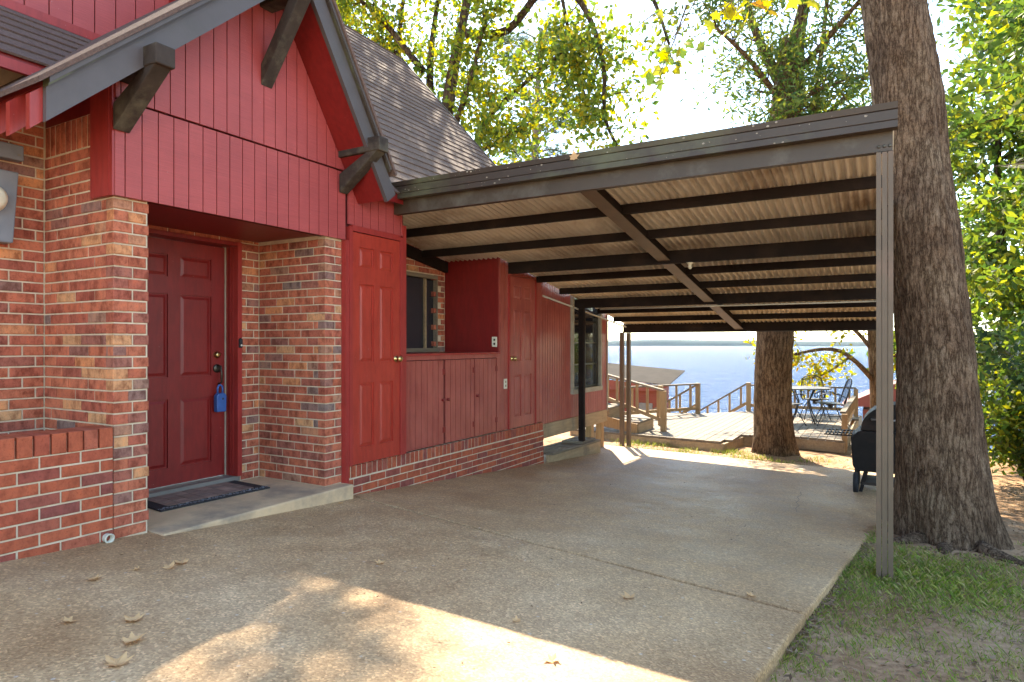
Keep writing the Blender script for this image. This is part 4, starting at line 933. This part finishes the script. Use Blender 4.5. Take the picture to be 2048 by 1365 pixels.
# oak behind the roof
T5 = thing('roof_oak', 'large oak with yellowing leaves and arching limbs behind the steep roof', 'tree', (-6.6, 12.5, -1))
br = MB(); e5 = []
ox, oy = -8.75, 12.6
limb(br, [(ox+.1, oy, -1), (ox, oy, 2.5), (ox-.1, oy, 4.6)], .48, .40, 14)
L5 = [([(ox, oy, 4.2), (ox-.35, oy, 5.8), (ox-.15, oy, 7.6), (ox+.5, oy, 10.2), (ox+.9, oy, 12.5)], .30), ([(ox-.1, oy, 4.4), (ox-.8, oy+.2, 6.3), (ox-1.0, oy+.3, 8.4), (ox-.6, oy+.4, 11.0)], .24), ([(ox-.1, oy, 4.5), (ox-1.6, oy+.3, 6.6), (ox-2.1, oy+.4, 8.8), (ox-1.8, oy+.4, 11.0)], .22), ([(ox-.3, oy, 4.5), (ox-2.6, oy+.6, 7), (ox-3.6, oy+.8, 9.5)], .2),
      ([(ox+.05, oy, 4.6), (ox+.8, oy-.1, 6.3), (ox+1.9, oy-.2, 7.0), (ox+3.0, oy-.3, 7.5)], .10), ([(ox+.3, oy, 8.6), (ox+1.5, oy-.2, 8.3), (ox+2.6, oy-.4, 8.9), (ox+3.4, oy-.5, 8.3), (ox+3.9, oy-.5, 7.0), (ox+3.95, oy-.5, 5.8), (ox+4.4, oy-.5, 4.9)], .11),
      ([(ox, oy, 3.9), (ox+.8, oy-.1, 4.9), (ox+1.4, oy-.2, 4.4), (ox+1.9, oy-.3, 4.2), (ox+2.3, oy-.3, 3.4)], .11), ([(ox+.4, oy, 9.4), (ox+2.0, oy-.3, 10.1), (ox+3.6, oy-.5, 9.6), (ox+4.8, oy-.6, 8.2), (ox+5.3, oy-.7, 6.9)], .11), ([(ox+.4, oy, 9.4), (ox+2.6, oy-.3, 10.6), (ox+4.6, oy-.5, 9.9), (ox+5.6, oy-.6, 8.6)], .09),
      ([(ox-.1, oy, 6.4), (ox+.7, oy-.4, 7.4), (ox+1.2, oy-.6, 8.6)], .09), ([(ox+.5, oy-.1, 5.7), (ox+1.3, oy-.3, 5.8), (ox+2.2, oy-.5, 6.0)], .05), ([(ox+2.9, oy-.3, 8.6), (ox+3.2, oy-.3, 7.2), (ox+3.5, oy-.3, 6.2)], .04), ([(ox-1.0, oy, 8), (ox-2.2, oy-.5, 9.6), (ox-3.2, oy-.8, 10.2)], .1)]
L5 += [([(ox+.9, oy, 12.0), (ox+1.3, oy-.4, 12.8), (ox+1.7, oy-1.1, 13.2)], .08),  # unseen limb above the frame, added to cast dapples on the driveway
       ([(ox+.5, oy, 10.2), (ox+1.0, oy-1.2, 10.6), (ox+1.4, oy-2.4, 10.7)], .07), ([(ox-.6, oy+.4, 10.8), (ox-.4, oy-.8, 11.6), (ox-.2, oy-1.8, 11.8)], .07), ([(ox-1.8, oy, 10.4), (ox-2.6, oy-1.2, 10.6), (ox-3.2, oy-2.2, 10.4)], .08), ([(ox-2.1, oy+.4, 8.8), (ox-3.2, oy, 9.2), (ox-4.2, oy-.3, 9.3)], .07), ([(ox-3.6, oy+.8, 9.3), (ox-4.6, oy+.6, 10.4), (ox-5.5, oy+.4, 11.0)], .08)]
for pts, r in L5:
    p = limb(br, pts, r, .025, 9); e5 += twigs(br, p, 26, .8, .014, .85, .05, .28)
br.obj('limbs', 'bark_far', T5, True); quads('crown', leaf_quads(clump(e5, 19, .22), .14, .6, .2), 'leaf_oak', T5)
# pine
T6 = thing('pine_tree', 'tall pale pine seen between the roof and the carport', 'tree', (-15, 33, -2))
br = MB(); e6 = []; pxx, pyy = -15.2, 28.5
limb(br, [(pxx, pyy, -4), (pxx, pyy, 6), (pxx+.2, pyy, 12), (pxx+.5, pyy, 17)], .36, .10, 10)
for k in range(42):
    z = 7.5+9.3*k/42; a = random.random()*6.28; L = (3.9-1.9*k/42)*(.6+.5*random.random())
    p = limb(br, [(pxx+.2, pyy, z), (pxx+.2+L*.5*math.cos(a), pyy+L*.5*math.sin(a), z+.5), (pxx+.2+L*math.cos(a), pyy+L*math.sin(a), z+.35)], .06, .015, 5)
    e6 += twigs(br, p, 10, .7, .010, .7, .2, .35)
br.obj('trunk', 'pine_bark', T6, True)
C = np.repeat(np.asarray(e6), 18, axis=0); n = len(C); d = rv3(n); d[:, 2] = d[:, 2]*.7+.3; s_ = np.cross(d, rv3(n)); s_ /= np.linalg.norm(s_, axis=1, keepdims=True)
quads('needles', np.stack([C-s_*.011, C+s_*.011, C+d*.30+s_*.005, C+d*.30-s_*.005], axis=1), 'needle', T6)
# woodland at the right and shrubs under it
def wood_tree(x, y, h, r, label, lm, n=60, per=28, ls=.17, zc=.55, wd=.5, z0=None):
    t = thing('woodland_tree', label, 'tree', (x, y, gz(x, y)), 'trees at the right edge'); b = MB(); E = []
    zb = gz(x, y)-.3; p0 = limb(b, [(x, y, zb), (x+.1, y, zb+h*.4), (x-.1, y+.1, zb+h*.75), (x, y, zb+h)], .05+.018*h, .03, 8)
    for _ in range(n):
        q = p0[int((z0 or .12)*len(p0)+random.random()*(1-(z0 or .12))*(len(p0)-1))]; a = random.random()*6.28; L = r*(.35+.75*random.random())
        p = limb(b, [q, q+Vector((L*.5*math.cos(a), L*.5*math.sin(a), L*.18)), q+Vector((L*math.cos(a), L*math.sin(a), random.gauss(.1, .35)))], .022, .006, 4, 3)
        E += twigs(b, p, 5, .55, .006, .8, .0, .3)
    b.obj('trunk', 'bark_far', t, True); quads('crown', leaf_quads(clump(E, per*2, .27), ls, wd, .25), lm, t)
for a in ((2.9, 10.6, 6.5, 2.0, 'bright green leafy tree just right of the near trunk', 'leaf_wood', 40, 12, .15), (3.1, 14.5, 9.5, 2.6, 'tall yellow-green tree behind the near trunk at the frame edge', 'leaf_wood', 46, 13, .18), (5.4, 12.0, 8, 2.4, 'leafy tree at the far right beyond the frame edge', 'leaf_wood', 34, 12, .17),
          (2.6, 20, 11, 2.8, 'tall green tree behind the carport roof at right', 'leaf_wood', 46, 14, .20), (4.6, 20, 13, 3.4, 'tallest hazy green tree at the right background', 'leaf_wood', 44, 13, .22)):
    wood_tree(*a, z0=.25 if a[0] < 2 else None)
def shrub(x, y, h, r, label, lm, n, ls):
    t = thing('shrub', label, 'shrub', (x, y, gz(x, y)), 'shrubs at the right edge'); b = MB(); E = []
    zb = gz(x, y)-.1
    for k in range(14):
        a = random.random()*6.28; L = r*(.4+.6*random.random()); H = h*(.5+.5*random.random())
        p = limb(b, [(x, y, zb), (x+L*.4*math.cos(a), y+L*.4*math.sin(a), zb+H*.6), (x+L*math.cos(a), y+L*math.sin(a), zb+H)], .02, .005, 4, 4)
        E += twigs(b, p, 9, .35, .005, .8, .05, .2)
    b.obj('stems', 'twig', t, True); quads('foliage', leaf_quads(clump(E, n, .13), ls, .5, .2), lm, t)
shrub(2.0, 8.6, 2.3, .9, 'dark glossy shrub close behind the near trunk', 'leaf_dark', 10, .11)
shrub(2.9, 9.0, 2.8, 1.0, 'tall mixed green shrub at the right frame edge', 'leaf_wood', 10, .11)
shrub(1.7, 11.0, 1.8, .8, 'low green shrub further behind the near trunk', 'leaf_wood', 10, .11)
shrub(3.0, 7.6, 1.2, .8, 'low dark shrub at the right above the leaf litter', 'leaf_dark', 9, .09)
shrub(2.6, 10.2, 2.6, 1.1, 'leafy shrub filling the gap right of the near trunk', 'leaf_wood', 12, .12)
shrub(3.4, 11.6, 3.0, 1.3, 'broad shrub in the sunlit undergrowth at right', 'leaf_wood', 14, .14)
shrub(2.4, 12.6, 2.4, 1.2, 'shaded shrub between the near trunk and the lake', 'leaf_dark', 14, .14)
shrub(3.9, 9.2, 2.4, 1.1, 'dark shrub at the right frame edge beyond the leaf litter', 'leaf_dark', 12, .12)
shrub(2.35, 7.7, .9, .7, 'small dark bush beside the foot of the near trunk', 'leaf_dark', 9, .085)
# overhanging sprays close to the camera: lobed leaves on thin twigs
def lobed(L, curl=.2, seedv=0):
    """five-lobed leaf outline in its own plane, base at origin, tip along +y"""
    rr = random.Random(seedv); a = [(0, 0), (.16, .05), (.42, .02), (.30, .25), (.52, .48), (.24, .52), (.16, .72), (0, 1.0), (-.16, .72), (-.24, .52), (-.52, .48), (-.30, .25), (-.42, .02), (-.16, .05)]
    V = [(0, .42*L, -.02*L)]+[((x+rr.gauss(0, .03))*L, (y+rr.gauss(0, .03))*L, (curl*(x*x*1.6+(y-.4)**2)+rr.gauss(0, .02))*L) for x, y in a]
    k = len(a); return V, [(0, 1+i, 1+(i+1) % k) for i in range(k)]
def spray(name_parent, pts, n, L, m, droop=.7, spread=.10):
    tw = MB(); path = limb(tw, pts, .008, .003, 5, 5); mb = MB()
    for i in range(n):
        p = path[int(lerp(.25, 1, random.random())*(len(path)-1))]; q = p+Vector((random.gauss(0, spread), random.gauss(0, spread), random.gauss(-.04, spread*.8)))
        tw.tube([p, q], .0018, 4, False); V, F = lobed(L*(.7+.6*random.random()), random.uniform(.0, .35), i)
        d = Vector((random.gauss(0, .7), random.gauss(0, .7), -droop)).to_track_quat('Y', 'Z').to_matrix()@Matrix.Rotation(random.random()*6.28, 3, 'Y')
        k = len(mb.v); mb.v += [tuple(q+d@Vector(v)) for v in V]; mb.f += [tuple(k+a for a in f) for f in F]
    tw.obj('twig', 'twig', name_parent, True); return mb.obj('leaves', m, name_parent)
SP = thing('overhanging_branch', 'yellow-green leafy branch hanging into the top of the picture above the carport', 'branch', (-.6, 4.2, 4.4))
spray(SP, [(.4, 5.6, 4.9), (-.35, 4.9, 4.05), (-.75, 4.6, 3.75), (-.95, 4.5, 3.55)], 36, .10, 'leaf_yellow', .8, .12)
spray(SP, [(.3, 5.7, 4.6), (-.9, 5.0, 4.2), (-1.35, 4.95, 3.75), (-1.5, 4.9, 3.45)], 30, .10, 'leaf_green', .8, .10)
spray(SP, [(-1.3, 4.95, 3.9), (-1.42, 4.95, 3.6), (-1.5, 4.9, 3.4)], 12, .10, 'leaf_yellow', .8, .08)
S2 = thing('yellow_leaf_sprig', 'bright yellow leaf sprig beside the top of the near trunk', 'branch', (.75, 4.7, 3.6))
spray(S2, [(1.3, 5.0, 4.1), (.85, 4.8, 3.75), (.72, 4.75, 3.45)], 14, .09, 'leaf_yellow', .8, .07)
S3 = thing('green_leaf_sprig', 'broad green leaf sprig at the right frame edge', 'branch', (1.2, 4.6, 2.5))
spray(S3, [(1.9, 5.1, 2.7), (1.4, 4.9, 2.55), (1.12, 4.8, 2.35)], 18, .085, 'leaf_dark', .6, .10)
spray(S3, [(2.0, 5.2, 2.4), (1.5, 5.1, 2.2), (1.22, 5.0, 2.05)], 10, .085, 'leaf_green', .6, .08)
# bare twig with cobweb
CW = thing('cobweb_twig', 'thin bare twig wrapped in pale cobweb in front of the near trunk', 'cobweb', (.95, 4.6, 2.35))
tw = MB(); limb(tw, [(.53, 4.35, 2.27), (.8, 4.45, 2.28), (1.3, 4.7, 2.22)], .002, .006, 5)
limb(tw, [(.62, 4.36, 2.28), (.82, 4.42, 2.325), (1.3, 4.6, 2.33)], .0015, .004, 5); tw.obj('twig', 'twig', CW, True)
cw = MB()
for k in range(120):
    a = random.random()**.7; p = Vector((.53, 4.35, 2.27)).lerp(Vector((1.3, 4.68, 2.24+random.uniform(-.06, .09)*1.0)), a); q = Vector((.55, 4.35, 2.27)).lerp(Vector((1.3, 4.6, 2.2+random.uniform(-.06, .14))), min(1, a+.15+.35*random.random()))
    cw.tube([p, (p+q)/2-Vector((0, 0, .006)), q], .0007, 3, False)
cw.obj('silk', 'cobweb', CW)
S4 = thing('bare_twigs', 'bare crooked brown twigs at the top right corner', 'branch', (1.3, 5.2, 3.6))
tw = MB()
for pts, r in (([(1.02, 5.0, 3.92), (1.10, 5.0, 3.80), (1.10, 5.0, 3.62), (1.28, 5.05, 3.50), (1.42, 5.1, 3.2), (1.48, 5.1, 2.9)], .014), ([(1.30, 5.05, 3.48), (1.25, 5.0, 3.2), (1.17, 5.0, 2.95)], .007), ([(1.34, 5.07, 3.42), (1.46, 5.1, 3.38), (1.55, 5.15, 3.1)], .009), ([(1.05, 5, 3.88), (1.3, 5.1, 3.75), (1.5, 5.2, 3.45)], .008), ([(1.17, 5, 2.95), (1.02, 5, 2.8), (.95, 5, 2.7)], .004)): limb(tw, pts, r, r*.4, 5)
tw.obj('twigs', 'twig', S4, True)

# ------------------------------------------------------------ grass, litter, fallen leaves
def edge_x(y): return -.325+(y-3.445)*.0992
G_ = []
for _ in range(60000):
    y = 1.2+5.2*random.random()**1.0; x = edge_x(y)+.0+2.6*random.random()**1.3
    d = noise.noise(Vector((x*2.1, y*2.1, 9)))+.5*noise.noise(Vector((x*6, y*6, 4)))
    near = math.exp(-((x-.2)**2+(y-4.75)**2)/.22)*1.0+ (.25 if 4.2 < y < 5.4 and .1 < x < 1.2 else 0)
    if d+near*.9 < random.uniform(-.5, .55): continue
    if math.hypot(x-.47, y-6.1) < .5: continue
    z = gz(x, y)-.062+.02*noise.noise(Vector((x*1.7, y*1.7, 0))); dt = math.hypot(x-.45, y-6.1)
    if dt < 1.6: z += .09*(1-dt/1.6)
    h = random.uniform(.010, .036)+.035*near*random.random(); a = random.random()*6.28; w_ = .0013+.0009*random.random(); l = h*random.uniform(.3, 1.3)
    c, s = math.cos(a), math.sin(a); G_.append([(x-s*w_, y+c*w_, z), (x+s*w_, y-c*w_, z), (x+c*l*.6+s*w_*.6, y+s*l*.6-c*w_*.6, z+h*.8), (x+c*l, y+s*l, z+h)])
for _ in range(2600):
    y = 10.4+1.1*random.random(); x = -4.3+3.6*random.random()
    if noise.noise(Vector((x*2, y*2, 2))) < .05: continue
    z = gz(x, y)-.06; h = random.uniform(.03, .09); a = random.random()*6.28; c, s = math.cos(a), math.sin(a); w_ = .005
    G_.append([(x-s*w_, y+c*w_, z), (x+s*w_, y-c*w_, z), (x+c*h*.4, y+s*h*.4, z+h*.8), (x+c*h*.6, y+s*h*.6, z+h)])
tag(quads('grass', G_, 'grass_blade'), 'thin patchy grass on bare soil right of the driveway', 'grass', kind='stuff')
C = []
for _ in range(14000):
    k = random.random()
    if k < .45: y = 5.4+6*random.random(); x = edge_x(y)+.1+4.2*random.random()
    elif k < .75: y = 1.4+4.6*random.random(); x = edge_x(y)+.03+2.6*random.random()
    elif k < .80: y = 3+2.5*random.random(); x = edge_x(y)+abs(random.gauss(0, .03))
    else: y = 10.4+1.4*random.random(); x = -4.2+4.5*random.random()
    if math.hypot(x-.47, y-6.1) < .38: continue
    dt = math.hypot(x-.45, y-6.1); C.append((x, y, gz(x, y)-.045+(.09*(1-dt/1.6) if dt < 1.6 else 0)+(min(1.2, (x-2.5)*.05) if x > 2.5 else 0)))
C = np.array(C); Q = leaf_quads(C, .038, .35, 0, .7); Q[:, :, 2] = C[:, None, 2]+(Q[:, :, 2]-C[:, None, 2])*.3
tag(quads('leaf_litter', Q, 'litter'), 'dry brown leaf litter and twigs scattered on the soil', 'leaf litter', kind='stuff')
cr = MB(); pts = [(-.80, 7.9), (-.77, 7.7), (-.79, 7.5), (-.75, 7.3), (-.76, 7.1), (-.71, 6.9), (-.72, 6.7), (-.69, 6.5)]
for (xa, ya), (xb, yb) in zip(pts, pts[1:]): cr.bar((xa, ya, gz(xa, ya)+.0015), (xb, yb, gz(xb, yb)+.0015), .0035, .001)
cr.obj('crack', 'rubber', DRIVE)
C = np.array([(x_, y_, gz(x_, y_)+.006) for x_, y_ in [(edge_x(y0_)-4*random.random()**1.3, y0_) for y0_ in [1.2+8.6*random.random() for _ in range(260)]] if x_ > -3.85])
Q = leaf_quads(C, .022, .45); Q[:, :, 2] = C[:, None, 2]+(Q[:, :, 2]-C[:, None, 2])*.35
tag(quads('drive_debris', Q, 'litter'), 'tiny leaf scraps and twigs scattered over the driveway', 'debris', kind='stuff')
leaves = [(-3.34, 1.708, 'curled brown leaf on the concrete nearest the planter wall', .075), (-3.30, 1.916, 'tiny brown leaf scrap left of a pair of leaves on the concrete', .045), (-3.20, 1.999, 'pale lobed leaf left in the touching pair before the left brick pier', .07), (-3.207, 2.102, 'dark folded leaf right in the touching pair before the left brick pier', .075),
          (-2.44, 2.785, 'crumpled tan leaf in the shade in the middle of the near slab', .06), (-1.09, 3.076, 'pale rounded leaf in front of the slab joint', .075), (-.584, 3.563, 'small tan leaf on the slab joint near the grass', .06), (-1.4, 2.477, 'small brown leaf at the upper edge of the sunlit patch', .045), (-1.082, 2.244, 'orange curled leaf in the bright sunlit patch', .065),
          (-2.664, 1.543, 'flat star shaped tan leaf left on the concrete', .075), (-2.495, 1.392, 'cupped lobed leaf second from the bottom left', .085), (-2.324, 1.30, 'half brown leaf at the bottom left of the driveway', .09), (-2.883, 1.36, 'small tan leaf furthest left on the driveway', .055), (-3.76, 3.80, 'small brown leaf at the foot of the porch slab', .05)]
for i, (x, y, lab, L) in enumerate(leaves):
    V, F = lobed(L, .55, 40+i); a = random.random()*6.28; M = Matrix.Rotation(a, 3, 'Z')@Matrix.Rotation(random.uniform(-.25, .25), 3, 'X')
    V = [M@Vector(v) for v in V]; zm = min(v.z for v in V); mb = MB(); z = gz(x, y)+.002
    mb.v = [(x+v.x, y+v.y, z+v.z-zm) for v in V]; mb.f = F; tag(mb.obj('fallen_leaf', 'leaf_dry'), lab, 'leaf', 'fallen leaves on the driveway')
V, F = lobed(.085, .4, 77); mb = MB(); mb.v = [(-2.05+v[0], 4.518, RZ(4.55)+.075+v[1]*.9) for v in V]; mb.f = F
tag(mb.obj('fallen_leaf', 'leaf_dry'), 'orange leaf stuck on the carport fascia', 'leaf')

# ------------------------------------------------------------ air over the lake
hm = bpy.data.materials.new('haze'); hm.use_nodes = True; t = hm.node_tree; t.nodes.remove(t.nodes['Principled BSDF'])
pv = nd(t, 'ShaderNodeVolumePrincipled'); pv.inputs['Color'].default_value = (.80, .90, 1, 1); pv.inputs['Density'].default_value = .00005; pv.inputs['Anisotropy'].default_value = .3
t.links.new(pv.outputs[0], t.nodes['Material Output'].inputs['Volume']); MATS['haze'] = hm
tag(BX((-4200, -200, -9), (4200, 6100, 60), 'haze', 'haze'), 'pale blue haze over the lake', 'haze', kind='stuff')
